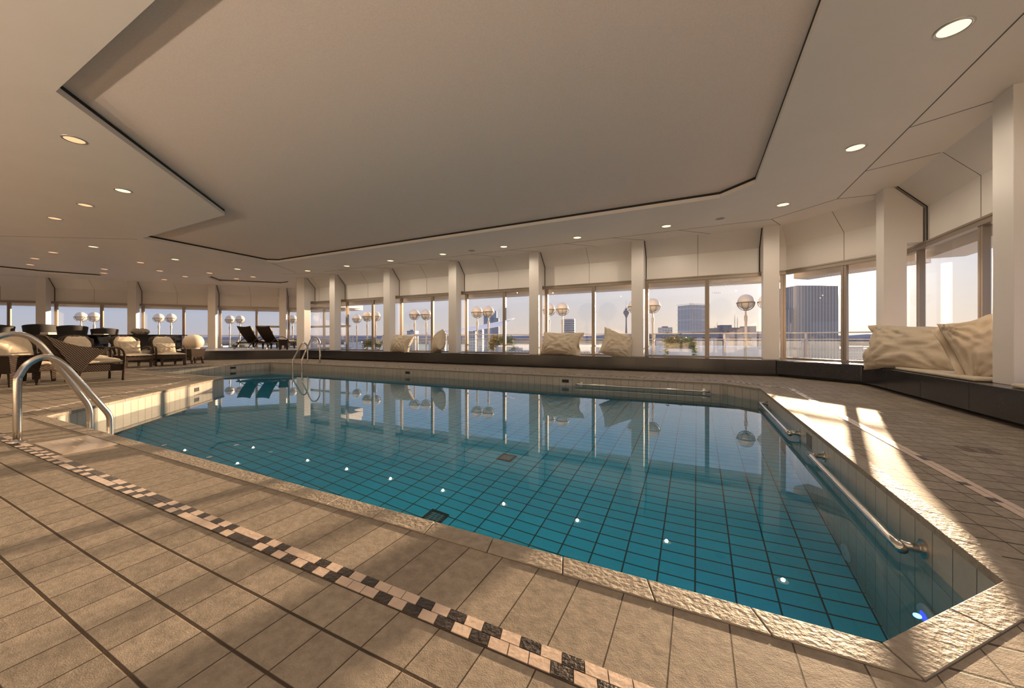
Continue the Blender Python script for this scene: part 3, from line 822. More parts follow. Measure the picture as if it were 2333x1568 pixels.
# ------------------------------------------------------------------ wicker furniture (local +x is the front)
def leg_mb(x, y, z1, r0=.022, r1=.032, sx=0., sy=0.):
    b = MB()
    vs = []
    for z, r, k in ((0, r0, 1.), (z1, r1, 0.)):
        vs += [(x + sx * k + a * r, y + sy * k + c * r, z) for a, c in ((-1, -1), (1, -1), (1, 1), (-1, 1))]
    return b.add(vs, [(3, 2, 1, 0), (4, 5, 6, 7), (0, 1, 5, 4), (1, 2, 6, 5), (2, 3, 7, 6), (3, 0, 4, 7)])
def arm_band(y, path, w=.05, th=.02):
    b = MB()
    P = [Vector((a, y, c)) for a, c in path]; S = []
    for i in range(len(P) - 1):
        for u in range(4): S.append(cr(P, i, u / 4))
    S.append(P[-1])
    return b.tube(S, w * .5, seg=10, flat=th / w)
def open_chair():
    t = thing('wicker_lounge_chair', '', 'lounge chair', (0, 0, 0), 0, 'wicker lounge chairs facing the pool')
    w = .31
    MB().prism([(-.36, -w + .02), (.44, -w), (.46, -w + .03), (.46, w - .03), (.44, w), (-.36, w - .02)], .215, .315).build('seat_frame', M['wicker2'], t, bevel=.02)
    for x, y in ((.41, -w + .04), (.41, w - .04), (-.28, -w + .05), (-.28, w - .05)):
        leg_mb(x, y, .23, sx=.01 if x > 0 else -.03).build('leg', M['wicker2'], t)
    def back(u, v):
        a = 2 * u - 1
        z = .28 + .64 * v
        ww = (.29 + .05 * v) * (1 - .0 * v)
        top = 1 - .16 * abs(a) ** 2.5 * v
        return (-.28 - .27 * v - .06 * v * v + .10 * a * a * (.5 + v * .5), ww * a, .28 + .64 * v * top)
    MB().shell(back, 16, 12, .03).build('backrest', M['wicker'], t, smooth=True)
    S = [(-.47 + .0, -.30, .72), (-.55, -.31, .80), (-.60, -.25, .875), (-.62, -.12, .915), (-.625, 0, .925), (-.62, .12, .915), (-.60, .25, .875), (-.55, .31, .80), (-.47, .30, .72)]
    P = [Vector(p) for p in S]; Q = []
    for i in range(len(P) - 1):
        for u in range(4): Q.append(cr(P, i, u / 4))
    MB().tube(Q + [P[-1]], .024, seg=10).build('top_rail', M['wicker2'], t, smooth=True)
    for sg in (-1, 1):
        arm_band(sg * .355, [(-.42, .50), (-.30, .56), (-.12, .60), (.06, .605), (.17, .58), (.225, .50), (.23, .38), (.22, .22), (.21, .0)], .055, .03).build('arm', M['wicker2'], t, smooth=True)
    c = pillow('seat_cushion', .80, .60, .10, 3, M['cushion'], t, nseg=18, ears=.02, wr=.25)
    c.data.transform(Matrix.Translation((.06, 0, .36)) @ Matrix.Rotation(pi / 2, 4, 'X'))
    c = pillow('back_cushion', .54, .60, .13, 5, M['cushion'], t, nseg=22, ears=.02, wr=.5)
    for v_ in c.data.vertices:
        if v_.co.z > .05: v_.co.x *= 1 - .42 * ((v_.co.z - .05) / .25) ** 2.2
    c.data.transform(Matrix.Translation((-.375, 0, .64)) @ Matrix.Rotation(-.42, 4, 'Y') @ Matrix.Rotation(pi / 2, 4, 'Z'))
    return t
ch = open_chair()
ch['label'] = 'wicker lounge chair with a cream pillow, middle of the row facing the pool'
def place(o, x, y, rz, label): o.location = (x, y, 0); o.rotation_euler = (0, 0, rz); o['label'] = label
place(ch, -15.05, 4.93, .02, 'wicker lounge chair with a cream pillow, middle of the row facing the pool')
c2 = dup(ch, (-15.1, 5.80, 0), -.08, 'wicker lounge chair nearest the globe lamp, at the end of the row')
c3 = dup(ch, (-15.0, 3.95, 0), .05, 'wicker lounge chair with a pleated back cushion, seen past the big curved armchair')
c4 = dup(ch, (-12.05, 2.33, 0), .12, 'wicker lounge chair at the left edge, beside the tapered side table')
def small_pillow(label, loc, rz, lean, w, h, th, seed, m='cushion'):
    o = pillow('throw_pillow', w, h, th, seed, M[m], None, nseg=22, ears=.06, wr=.8)
    o.data.transform(Matrix.Rotation(-lean, 4, 'X'))
    o.location = loc; o.rotation_euler = (0, 0, rz)
    return tag(o, label, 'pillow')
small_pillow('crumpled cream pillow on the middle wicker chair facing the pool', (-15.20, 4.93, .585), pi / 2 - .1, .38, .48, .42, .15, 11)
small_pillow('cream pillow on the wicker chair nearest the globe lamp', (-15.25, 5.80, .545), pi / 2 - .15, .42, .48, .34, .14, 12)
small_pillow('cream pillow on the leftmost wicker chair, behind the tapered table', (-12.38, 2.2, .60), pi / 2 + .5, .45, .42, .40, .14, 13)

# big armchair with closed curved sides
t = thing('curved_wicker_armchair', 'large dark wicker armchair with sweeping curved sides, seen from the side', 'armchair', (-10.98, 2.95, 0), pi / 2 - .02)
side = [(-.64, .905), (-.52, .85), (-.38, .775), (-.22, .715), (-.02, .675), (.15, .655), (.20, .645), (.06, .53), (-.08, .38), (-.17, .22), (-.24, .205), (-.33, .34), (-.45, .58)]
for sg in (-1, 1):
    b = MB(); nn = len(side)
    y0, y1 = sg * .335, sg * .375
    y0, y1 = min(y0, y1), max(y0, y1)
    fl_ = lambda x, y: y + sg * .03 * max(0, -x)
    vs = [(x, fl_(x, y0), z) for x, z in side] + [(x, fl_(x, y1), z) for x, z in side]
    b.add(vs, [tuple(range(nn)), tuple(range(2 * nn - 1, nn - 1, -1))] + [(i, nn + i, nn + (i + 1) % nn, (i + 1) % nn) for i in range(nn)])
    b.build('side_panel', M['wicker'], t, bevel=.008)
    arm_band(sg * .36, [(.10, .66), (.24, .675), (.34, .66), (.405, .59), (.42, .46), (.41, .30), (.395, 0.)], .06, .04).build('arm', M['wicker'], t, smooth=True)
def bk(u, v):
    a = 2 * u - 1
    return (-.22 - .42 * v + .03 * a * a - .03 * math.sin(v * pi), (.345 + .02 * v) * a, .22 + .70 * v - .05 * a * a * v)
MB().shell(bk, 14, 12, .035).build('backrest', M['wicker'], t, smooth=True)
MB().prism([(-.25, -.34), (.40, -.345), (.40, .345), (-.25, .34)], .20, .335).build('seat_frame', M['wicker'], t, bevel=.012)
for x, y in ((-.20, -.30), (-.20, .30)): leg_mb(x, y, .22, sx=-.03).build('leg', M['wicker'], t)
c = pillow('seat_cushion', .66, .62, .15, 21, M['cushion2'], t, nseg=18, ears=.01, wr=.15)
c.data.transform(Matrix.Translation((.10, 0, .395)) @ Matrix.Rotation(pi / 2, 4, 'X'))

def wicker_table(label, loc, rz, w, h, m='wicker', group=None):
    t = thing('wicker_side_table', label, 'side table', loc, rz, group)
    z0 = h * .42
    def fr(s, z): return [(a * s, c * s, z) for a, c in ((-1, -1), (1, -1), (1, 1), (-1, 1))]
    b = MB(); b.add(fr(w * .40, z0) + fr(w * .5, h - .03), [(3, 2, 1, 0), (4, 5, 6, 7), (0, 1, 5, 4), (1, 2, 6, 5), (2, 3, 7, 6), (3, 0, 4, 7)])
    b.build('apron', M[m], t, bevel=.008)
    MB().box(-w * .52, w * .52, -w * .52, w * .52, h - .03, h).build('top', M[m], t, bevel=.008)
    for sx in (-1, 1):
        for sy in (-1, 1):
            leg_mb(sx * w * .36, sy * w * .36, z0 + .02, .02, .034, sx * .01, sy * .01).build('leg', M[m], t)
    return t
wicker_table('tapered dark wicker side table behind the near ladder rails', (-10.97, 2.07, 0), .3, .44, .55)
wicker_table('light wicker side table carrying the globe lamp', (-15.42, 6.6, 0), .2, .46, .50, 'wicker2')
wicker_table('dark wicker side table on the raised floor beside the sun loungers', (-15.86, 9.98, ZS), .9, .34, .44)
t = thing('globe_lamp', 'large pale flattened globe lamp standing on a wicker side table', 'lamp', (-15.42, 6.6, .50))
MB().lathe([(.0, 0), (.15, 0), (.16, .02), (.225, .07), (.278, .15), (.29, .23), (.278, .31), (.23, .40), (.155, .455), (.075, .482), (0, .49)], seg=40).build('globe', M['orb'], t, smooth=True)
MB().lathe([(.16, 0), (.175, .0), (.175, .018), (.16, .018)], seg=32).build('base', M['whiteplast'], t, smooth=True)

# sun loungers on the raised floor
def lounger():
    t = thing('sun_lounger', '', 'sun lounger', (0, 0, 0), 0, 'pair of wicker sun loungers on the raised floor')
    MB().prism([(-.1, -.32), (1.72, -.32), (1.72, .32), (-.1, .32)], .26, .32).build('bed_frame', M['wicker'], t, bevel=.02)
    def bk2(u, v):
        a = 2 * u - 1
        return (.50 - .48 * v - .07 * math.sin(v * 2.6), .345 * a * (1 + .04 * v), .28 + .72 * v + .04 * a * a)
    MB().shell(bk2, 10, 12, .03).build('backrest', M['wicker'], t, smooth=True)
    for sg in (-1, 1):
        arm_band(sg * .36, [(-.12, .05), (0, .18), (.2, .38), (.45, .52), (.7, .56), (.95, .50), (1.1, .36), (1.15, .27)], .045, .03).build('arm', M['wicker'], t, smooth=True)
        leg_mb(1.55, sg * .27, .27).build('leg', M['wicker'], t)
        leg_mb(.75, sg * .27, .27).build('leg', M['wicker'], t)
        MB().tube([(-.13, sg * .36 - .018, .045), (-.13, sg * .36 + .018, .045)], .045, seg=16).build('wheel', M['chrome'], t, smooth=False)
        MB().tube([(-.12, sg * .355, .05), (.1, sg * .34, .28)], .018, seg=8).build('wheel_strut', M['wicker'], t)
    c = pillow('mattress', 1.12, .58, .09, 31, M['cushion'], t, nseg=16, ears=.01, wr=.2)
    c.data.transform(Matrix.Translation((1.16, 0, .365)) @ Matrix.Rotation(pi / 2, 4, 'X'))
    c = pillow('back_cushion', .58, .78, .09, 33, M['cushion'], t, nseg=16, ears=.01, wr=.3)
    c.data.transform(Matrix.Translation((.295, 0, .68)) @ Matrix.Rotation(-.60, 4, 'Y') @ Matrix.Rotation(pi / 2, 4, 'Z'))
    return t
lo = lounger()
place(lo, -18.30, 9.70, 1.82, 'dark wicker sun lounger on the raised floor, left one of the pair'); lo.location.z = ZS
l2 = dup(lo, (-17.45, 10.02, ZS), 1.82, 'dark wicker sun lounger on the raised floor beside the small wicker table')
for (x, y), lb in (((-18.36, 9.97), 'small cream pillow on the left sun lounger'), ((-17.51, 10.29), 'small cream pillow on the sun lounger beside the wicker table')):
    small_pillow(lb, (x, y, ZS + .88), 1.82 + pi / 2 , .60, .42, .30, .12, x)

# dark table with tub chairs
t = thing('long_dark_table', 'long dark glass-topped table behind the row of wicker lounge chairs', 'table', (0, 0, 0))
A = Vector(far(377, 13.3)); B = Vector(far(60, 13.3)); d = (B - A).normalized(); nn = Vector((-d.y, d.x)); nn = nn if nn.dot(A) > 0 else -nn
zt = hgt(762.5, 13.3)
b = MB(); b.prism([tuple(A), tuple(B), tuple(B + nn * .9), tuple(A + nn * .9)], zt - .035, zt); b.build('top', M['tableglass'], t, bevel=.004)
L_ = (B - A).length
for k, (f0, f1) in enumerate(((.02, .05), (.12, .42), (.58, .62), (.66, .95))):
    p, q = A.lerp(B, f0), A.lerp(B, f1)
    MB().prism([tuple(p + nn * .12), tuple(q + nn * .12), tuple(q + nn * .78), tuple(p + nn * .78)], .0 if k < 3 else .0, zt - .035).build('pedestal', M['tableglass'], t, bevel=.003)
def tub(label, px, d_, top, w):
    x, y = far(px, d_)
    yaw = math.atan2(-y, -x)            # back of the chair towards the pool
    t = thing('tub_chair', label, 'chair', (x, y, ZS), yaw + pi, 'black tub chairs at the dark table')
    hh = top - ZS
    def sh(u, v):
        a = (u - .5) * 2 * 1.9
        r = w * (.40 + .10 * v)
        return (-r * math.cos(a), r * math.sin(a) * 1.0, .32 + (hh - .32) * v * (1 - .10 * (1 - math.cos(a)) ) )
    MB().shell(sh, 24, 10, -.06).build('back_shell', M['black'], t, smooth=True)
    MB().lathe([(0, .30), (w * .40, .30), (w * .42, .36), (w * .40, .44), (w * .34, .46), (0, .46)], seg=28).build('seat', M['black'], t, smooth=True)
    for a in range(4):
        leg_mb(w * .28 * (1 if a % 2 else -1), w * .28 * (1 if a > 1 else -1), .31, .02, .03).build('leg', M['darkframe'], t)
tub('black tub chair in front of a window pillar, left of three at the dark table', 92, 14.9, hgt(739, 14.9), .80)
tub('black tub chair below two globe lamps, middle of three at the dark table', 165.5, 15.1, hgt(741.5, 15.1), .74)
tub('low black tub chair, right of the three at the dark table', 239, 15.5, hgt(748, 15.5), .70)
tub('black tub chair cut off by the left edge of the picture', -12, 13.6, hgt(740, 13.6), .80)
def on_table(px, off): r = far(px, 13.3 + off); return r
x, y = on_table(110, .25)
t = thing('book_stack', 'small stack of pale books on the dark table near the left tub chair', 'books', (x, y, zt), .4)
for k in range(3): MB().box(-.17 + .01 * k, .17 - .006 * k, -.12, .12, k * .028, k * .028 + .026).build('book', M['paper'], t, bevel=.003)
x, y = on_table(230, .25)
tag(MB().box(-.16, .16, -.11, .11, 0, .022).build('menu_folder', M['paper']), 'thin pale folder on the dark table before the low tub chair', 'folder')
bpy.data.objects['menu_folder'].location = (x, y, zt); bpy.data.objects['menu_folder'].rotation_euler = (0, 0, .7)
x, y = on_table(320, .3)
o = pillow('folded_towel', .46, .26, .20, 41, mat('taupe_towel', (.2, .165, .13), .85, bump=.3, bscale=60), None, nseg=24, ears=.1, wr=2.6)
o.data.transform(Matrix.Rotation(pi / 2, 4, 'X')); o.location = (x, y, zt + .10); o.rotation_euler = (0, 0, .8)
tag(o, 'crumpled taupe towel lying on the right end of the dark table', 'towel')
# ------------------------------------------------------------------ terrace outside
TZ = -.12
ter = [(-40, -8), (-15.6, 9), (-15.6, 14.9), (2.6, 14.9), (7.3, 10.4), (7.3, -8)]
wl0, wl1 = wing(9.5, 4.2), wing(-22, 4.2)
struct(filled('ground_terrace', [(7.4, -8), (7.4, 10.9), (3.4, 14.9), (-14.4, 14.9), wing(7.5, 9.), wl0, wl1, (-40, -8)], [OUT], TZ, M['terrace']))

def railing(label, A, B, post_step=2.0, arcs=True):
    A, B = Vector(A), Vector(B); L = (B - A).length; d = (B - A) / L; nrm = Vector((-d.y, d.x))   # nrm points indoors
    t = thing('terrace_railing', label, 'railing', (A.x, A.y, TZ), math.atan2(d.y, d.x))
    z1, z2 = 1.045 - TZ, .845 - TZ
    MB().box(0, L, -.035, .035, z1 - .04, z1).build('top_rail', M['rail'], t, bevel=.012)
    MB().box(0, L, -.02, .02, z2 - .03, z2).build('lower_rail', M['rail'], t, bevel=.006)
    n_ = int(L / post_step)
    for k in range(n_ + 1):
        x = L * k / max(1, n_)
        b = MB()
        b.box(x - .03, x + .03, -.012, .012, z2 - .03, z1 - .03)
        b.box(x - .02, x + .02, -.02, .02, 0, z2)
        if arcs:
            S = [(x + .0, .02, z2 - .03), (x, .12, z2 - .06), (x, .2, z2 - .14), (x, .24, z2 - .28), (x, .24, .0)]
            P = [Vector(p) for p in S]; Q = []
            for i in range(len(P) - 1):
                for u in range(4): Q.append(cr(P, i, u / 4))
            b.tube(Q + [P[-1]], .022, seg=8)
        b.build('baluster', M['rail'], t)
        if k < n_:
            x2 = L * (k + 1) / n_
            MB().box(x + .05, x2 - .05, -.006, .006, .06, z2 - .07).build('glass_panel', M['railglass'], t)
    return t
railing('pale metal terrace railing with glass panels outside the far windows', (3.0, 14.3), (-14.5, 14.3))
railing('pale metal terrace railing outside the sunlit corner window', (6.85, 10.45), (3.0, 14.3))
railing('pale metal terrace railing outside the right window', (6.85, -2), (6.85, 10.45))
railing('pale metal terrace railing outside the lounge wing windows', wing(9.4, 3.7), wing(-17, 3.7))

def globe_post(label, x, y, zc=2.06):
    t = thing('globe_street_lamp', label, 'globe lamp post', (x, y, TZ), 0, 'globe lamps on the terrace')
    zc -= TZ; r = .245
    MB().lathe([(.07, 0), (.07, .03), (.036, .05), (.036, zc - .62), (.05, zc - .62), (.05, zc - .46), (.028, zc - .44), (.028, zc - r)], seg=14).build('pole', M['post'], t, smooth=True, auto=.6)
    MB().lathe([(r * math.sin(a), zc - r * math.cos(a)) for a in [pi * k / 16 for k in range(17)]], seg=28).build('globe', M['globe'], t, smooth=True)
    b = MB(); R = r + .022
    b.tube([(R * math.cos(2 * pi * k / 32), R * math.sin(2 * pi * k / 32), zc - .03) for k in range(32)], .014, closed=True, seg=8)
    for k in range(8):
        a = 2 * pi * k / 8 + .2
        b.tube([(R * math.cos(a) * math.cos(q), R * math.sin(a) * math.cos(q), zc - .03 - (R - .01) * math.sin(q)) for q in [pi / 2 * j / 8 for j in range(9)]], .009, seg=6)
    b.build('cage', M['cage'], t, smooth=True)
    return t
gp = globe_post('globe lamp post in the window right of the glass tower, near the tall pillar', 1.44, 14.42)
def gpd(x, y, label): return dup(gp, (x, y, TZ), .3 * x, label)
gpd(2.03, 14.42, 'globe lamp half hidden by the pillar left of the sun')
gpd(-1.44, 14.42, 'globe lamp post at the left edge of the window with the glass tower')
gpd(-2.05, 14.42, 'globe lamp mostly hidden behind the pillar beside the thin television tower')
gpd(-4.87, 14.42, 'right globe lamp of the pair above the widest ledge cushion')
gpd(-5.45, 14.42, 'left globe lamp of the pair above the widest ledge cushion')
gpd(-8.32, 14.42, 'right globe lamp of the pair in front of the blue skyscraper')
gpd(-8.90, 14.42, 'left globe lamp of the pair beside the blue skyscraper')
for px, d, lb in ((971, 18.6, 'right globe lamp of the pair behind the leftmost ledge cushions'), (944.5, 18.6, 'left globe lamp of the pair behind the leftmost ledge cushions'),
                  (856, 20.0, 'right globe lamp of the three in the window above the far ladder side'), (836.6, 20.2, 'middle globe lamp of the three left of the leftmost ledge cushion'),
                  (813, 22.5, 'lowest and leftmost globe lamp of the three left of the ledge cushions'),
                  (184.5, 20.6, 'left globe lamp of the pair above the black tub chairs'), (214.5, 20.6, 'right globe lamp of the pair above the black tub chairs'),
                  (361.7, 21.8, 'left globe lamp of the pair above the row of wicker chairs'), (389.6, 21.8, 'right globe lamp of the pair above the row of wicker chairs'),
                  (523.7, 23.6, 'left globe lamp of the pair behind the sun loungers'), (547, 23.6, 'right globe lamp of the pair behind the sun loungers'),
                  (667, 23.2, 'globe lamp seen through the narrow pane left of the wide pillar')):
    x, y = far(px, d); gpd(x, y, lb)

def planter(label, x, y, rz, z, w, seed, mixf):
    t = thing('flower_box', label, 'planter', (x, y, z), rz)
    MB().box(-w / 2, w / 2, -.11, .11, 0, .20).build('box', M['planter'], t, bevel=.01)
    rn = random.Random(seed)
    for nm, mm, cnt, sz in (('foliage', 'leaf', 620, .07), ('yellow_foliage', 'leafy', int(280 * mixf), .06), ('blossoms', 'red', 9, .04), ('orange_blossoms', 'orange', 10, .045)):
        b = MB()
        for _ in range(cnt):
            if nm == 'yellow_foliage': cx = rn.gauss(-w * .35, w * .16)
            else: cx = rn.uniform(-w * .55, w * .55)
            hz = rn.gauss(.22, .09); cy = rn.gauss(-.04, .10)
            if abs(cx) > w * .42 and rn.random() < .7: hz = rn.uniform(-.22, .2)
            if 'bloss' in nm: hz = .2 + rn.random() * .14; cy = rn.gauss(-.05, .06)
            R = Matrix.Translation((cx, cy, hz)) @ Matrix.Rotation(rn.uniform(0, 6.28), 4, 'Z') @ Matrix.Rotation(rn.uniform(-1.2, 1.2), 4, 'X')
            s_ = sz * rn.uniform(.6, 1.3)
            b.M = R
            if 'bloss' in nm: b.lathe([(0, -.4 * s_), (.6 * s_, -.2 * s_), (.7 * s_, .2 * s_), (0, .45 * s_)], seg=6)
            else: b.add([(-s_, 0, 0), (0, -.45 * s_, .12 * s_), (s_, 0, -.2 * s_), (0, .45 * s_, .12 * s_)], [(0, 1, 2, 3)])
        o = b.build(nm, M[mm], t); o['kind'] = 'stuff'
    return t
planter('flower box with red and orange blossoms hanging outside the window with the glass tower', -.52, 14.12, 0, .50, .92, 1, .6)
planter('flower box with yellow and green trailing leaves outside, left of the widest cushion', -7.45, 14.12, 0, .56, 1.0, 2, 1.6)
planter('dark flower box outside the window left of the leftmost ledge cushion', *far(849, 19.2), 0, .40, 1.0, 3, .9)
planter('leafy green plant box outside behind the left sun lounger', *far(546, 22.0), .9, .18, .7, 4, .1)
planter('green plant box outside, left of the wide pillar beyond the loungers', *far(664, 21.6), .9, .42, 1.2, 6, .2)

# white sail awning on the terrace
a0, a1, a2 = far(925, 21.), far(1050, 19.), far(1140, 18.4)
def sail(u, v):
    x = a0[0] + (a2[0] - a0[0]) * u; y = a0[1] + (a2[1] - a0[1]) * u + v * 1.6 * u
    return (x, y, 1.0 + .45 * u ** 2 + .42 * v * u + .05 * v)
tag(MB().shell(lambda u, v: sail(u, v), 16, 6, .01).build('shade_sail', M['sail'], smooth=True), 'white canvas sail sloping up in front of the blue skyscraper', 'awning')

# ------------------------------------------------------------------ city
GZ = -36.
gm = mat('city_ground', (.22, .24, .27), .9, var=.35, scale=.02)
struct(MB().box(-6000, 6000, -6000, 6000, GZ - 2, GZ).build('ground_city', gm))
FA = {  # fin, blue and dark walls lightened: distance haze is put into their colours
 'blue': facade_mat('blue_glass_facade', (.32, .37, .45), (.20, .25, .34), 3.2, 3.4, .7, .6),
 'dark': facade_mat('dark_facade', (.25, .28, .34), (.17, .20, .27), 4., 3.6, .7, .6),
 'grey': facade_mat('grey_facade', (.42, .42, .42), (.2, .22, .26), 3., 3.2, .6, .5),
 'pale': facade_mat('pale_facade', (.48, .46, .44), (.16, .19, .24), 2.8, 3.1, .5, .45),
 'fin': facade_mat('finned_facade', (.46, .41, .37), (.22, .20, .19), 2.2, 3.4, .55, 1.1),
 'glass': facade_mat('glass_tower_facade', (.50, .53, .56), (.30, .35, .42), 4.2, 11., .9, .93, .2),
 'slate': mat('slate_roof', (.22, .22, .25), .6), 'light': mat('light_roof', (.6, .6, .6), .7),
 'brick': facade_mat('brick_facade', (.26, .19, .16), (.1, .11, .13), 2.6, 3., .5, .5),
}
def block(name, label, px0, px1, top, d, fm, depth=20., roof='slate', plant=True, group=None, base=GZ, rot=0.):
    A, B = Vector(far(px0, d)), Vector(far(px1, d)); z = hgt(top, d)
    c = (A + B) / 2; w = (B - A).length
    t = thing(name, label, 'building', (c.x, c.y, base), TH + rot, group)
    h_ = z - base
    MB().box(-w / 2, w / 2, 0, depth, 0, h_).build('facade', fm, t)
    MB().box(-w / 2 - .0, w / 2 + .0, -.02, depth, h_, h_ + .4).build('parapet', FA[roof], t)
    if plant:
        MB().box(-w * .25, w * .2, depth * .3, depth * .7, h_ + .4, h_ + 1.2 + w * .06).build('roof_plant', FA[roof], t)
    return t
b8 = block('office_tower', 'big dark finned tower silhouetted below the sun', 1816, 1910, 652, 260, FA['fin'], 24, plant=False)
block('office_block', 'lower dark wing against the left side of the tower below the sun', 1796.5, 1815.5, 705, 262, FA['fin'], 24, plant=False)
block('skyscraper', 'tall slim blue skyscraper behind the pair of globe lamps', 1102, 1131.5, 709, 940, FA['blue'], 30)
block('skyscraper', 'broader dark blue block attached in front of the slim skyscraper', 1118.5, 1136, 725, 890, FA['dark'], 30, plant=False)
block('city_block', 'grey apartment block left of the blue skyscraper', 1061, 1083, 756, 420, FA['pale'], 20, plant=False)
block('city_block', 'darker stepped block next to the blue skyscraper', 1078, 1099, 751, 480, FA['grey'], 24)
block('city_block', 'small hazy block on the skyline behind the leftmost cushion', 927, 945, 754.5, 500, FA['grey'], 20)
block('city_block', 'small tower block with roof hut between glass tower and thin lamp post', 1511, 1532, 747, 420, FA['grey'], 15)
block('rooftop_block', 'long low roof with antennas on the skyline left of the sun', 1645, 1691, 748.5, 180, FA['brick'], 12)
block('rooftop_block', 'small square roof block beside the globe lamp left of the sun', 1708.5, 1723, 745, 180, FA['slate'], 8, plant=False)
block('rooftop_block', 'long flat roofline below the antennas', 1600, 1760, 757.5, 200, FA['slate'], 12, plant=False)
nb = block('street_block', 'long blue-grey office block across the street behind the flower box', 1440, 1760, 768.5, 52, facade_mat('office_facade', (.30, .33, .40), (.06, .08, .12), 1.9, 3.2, .6, .62), 10, 'slate', False)
block('low_annex', 'pale flat-roofed annex in front of the blue-grey office block', 1420, 1765, 799, 42, FA['light'], 8, 'light', False)
t = thing('glass_tower', 'square glass office tower with open grid edges on the skyline', 'building', (*far(1592.5, 360), GZ), TH + .35)
w = 18.5; top = hgt(695, 360) - GZ
MB().box(-w * .52, w * .42, 0, 17, 0, top).build('facade', FA['glass'], t)
b = MB()
for k in range(9):
    x = -w * .66 + k * w * 1.32 / 8
    if k in (0, 1, 7, 8): b.box(x - .12, x + .12, -1.4, -1.1, 0, top + 1.5)
for k in range(14):
    z = top * (k + 1) / 14 + .6
    b.box(-w * .66, w * .66, -1.4, -1.15, z - .12, z + .12)
for x in (-w * .66, w * .66):
    for k in range(14):
        z = top * (k + 1) / 14 + .6
        b.box(x - .12, x + .12, -1.3, 16, z - .12, z + .12)
b.build('screen_grid', M['rail'], t)
b = MB()
for k in range(14): b.box(-w * .6 + k * w * 1.2 / 13 - .06, -w * .6 + k * w * 1.2 / 13 + .06, -.2, .0, top, top + 1.6)
b.build('roof_rail', M['rail'], t)
# round tower
x, y = far(1297.5, 430)
t = thing('round_tower', 'cylindrical office tower behind the widest ledge cushion', 'building', (x, y, GZ))
hz = hgt(729, 430) - GZ; rr = 6.3
MB().lathe([(rr, 0), (rr, hz), (rr * .97, hz + .8), (0, hz + .8)], seg=40).build('drum', mat('drum_wall', (.40, .36, .33), .3), t, smooth=True, auto=.6)
b = MB()
for k in range(int(hz / 2.6)):
    z = 1.2 + k * 2.6
    b.lathe([(rr + .05, z), (rr + .14, z + .1), (rr + .14, z + 1.1), (rr + .05, z + 1.2)], seg=40)
b.build('window_bands', mat('drum_glass', (.16, .19, .24), .15), t, smooth=True, auto=.6)
# television tower
D = 1300; x, y = far(1427, D)
t = thing('television_tower', 'thin concrete television tower with a funnel-shaped head on the horizon', 'tower', (x, y, GZ))
Z = lambda py: hgt(py, D) - GZ
k_ = D / F
MB().lathe([(3.6 * k_, 0), (2.5 * k_, Z(758)), (1.9 * k_, Z(740)), (1.7 * k_, Z(722))], seg=20).build('shaft', mat('tower_concrete', (.25, .24, .26), .7), t, smooth=True)
MB().lathe([(1.7 * k_, Z(724)), (3.2 * k_, Z(720)), (6.6 * k_, Z(714)), (7.2 * k_, Z(712)), (6.6 * k_, Z(711.5)), (5.6 * k_, Z(711)), (5.6 * k_, Z(709.5)), (6.4 * k_, Z(709)), (6.4 * k_, Z(708)), (3. * k_, Z(707)), (3. * k_, Z(705.5)), (4.2 * k_, Z(705)), (4.2 * k_, Z(704)), (1.3 * k_, Z(703))], seg=24).build('head', mat('tower_head', (.2, .2, .23), .5), t, smooth=True, auto=.5)
MB().lathe([(1.1 * k_, Z(704)), (.8 * k_, Z(697)), (.35 * k_, Z(696)), (.3 * k_, Z(686))], seg=10).build('antenna', mat('tower_mast', (.3, .2, .2), .5), t, smooth=True)
# antennas
for i, (px, y0, y1) in enumerate(((1674, 748, 716), (1680, 748, 722), (1629, 757, 742), (1634, 757, 733), (1660, 749, 741))):
    d = 179; x, y = far(px, d); z0 = hgt(y0, d) - .4
    t = thing('roof_antenna', ('tallest thin roof antenna left of the globe lamp', 'second tall roof antenna with cross bars', 'short roof mast near the window bar', 'thin roof mast beside the short one', 'stubby chimney mast on the long roof')[i], 'antenna', (x, y, z0), TH)
    hh = hgt(y1, d) - z0
    MB().lathe([(.12, 0), (.09, hh * .6), (.04, hh)], seg=8).build('mast', M['cage'], t)
    b = MB()
    for q in (.45, .6, .75): b.box(-.5, .5, -.03, .03, hh * q, hh * q + .06)
    b.build('cross_bars', M['cage'], t)
# low city
rn = random.Random(11)
kinds = ['pale', 'grey', 'brick', 'light', 'slate', 'blue']
spots = []
for k in range(150):
    px = rn.uniform(-60, 2240) if k % 3 else rn.uniform(700, 1760)
    d = 45 + 620 * rn.random() ** 1.5
    if 1430 < px < 1780 and d < 200: continue
    if 1780 < px < 1960 and d < 300: d += 300
    topz = GZ + rn.uniform(9, 24) + d * .012
    topz = min(topz, H - d * .006)
    py = YH - (topz - H) * F / d
    w = rn.uniform(12, 32) * F / d / 2
    ok = not (1030 < px < 1150 and d > 350) and not (1490 < px < 1640 and d > 300) and not (900 < px < 970 and d > 450) and not (1270 < px < 1325 and d > 380)
    for (q, e, ww) in spots:
        if abs(q - px) < (w + ww) * 1.3 and abs(e - d) < 30: ok = False
    if not ok: continue
    spots.append((px, d, w))
    block('city_house', 'low city house below the terrace, one of many hazy roofs', px - w, px + w, py, d, FA[kinds[k % 6]], rn.uniform(10, 18), rn.choice(['slate', 'light', 'slate']), rn.random() < .5, 'low city houses below the terrace', rot=0)
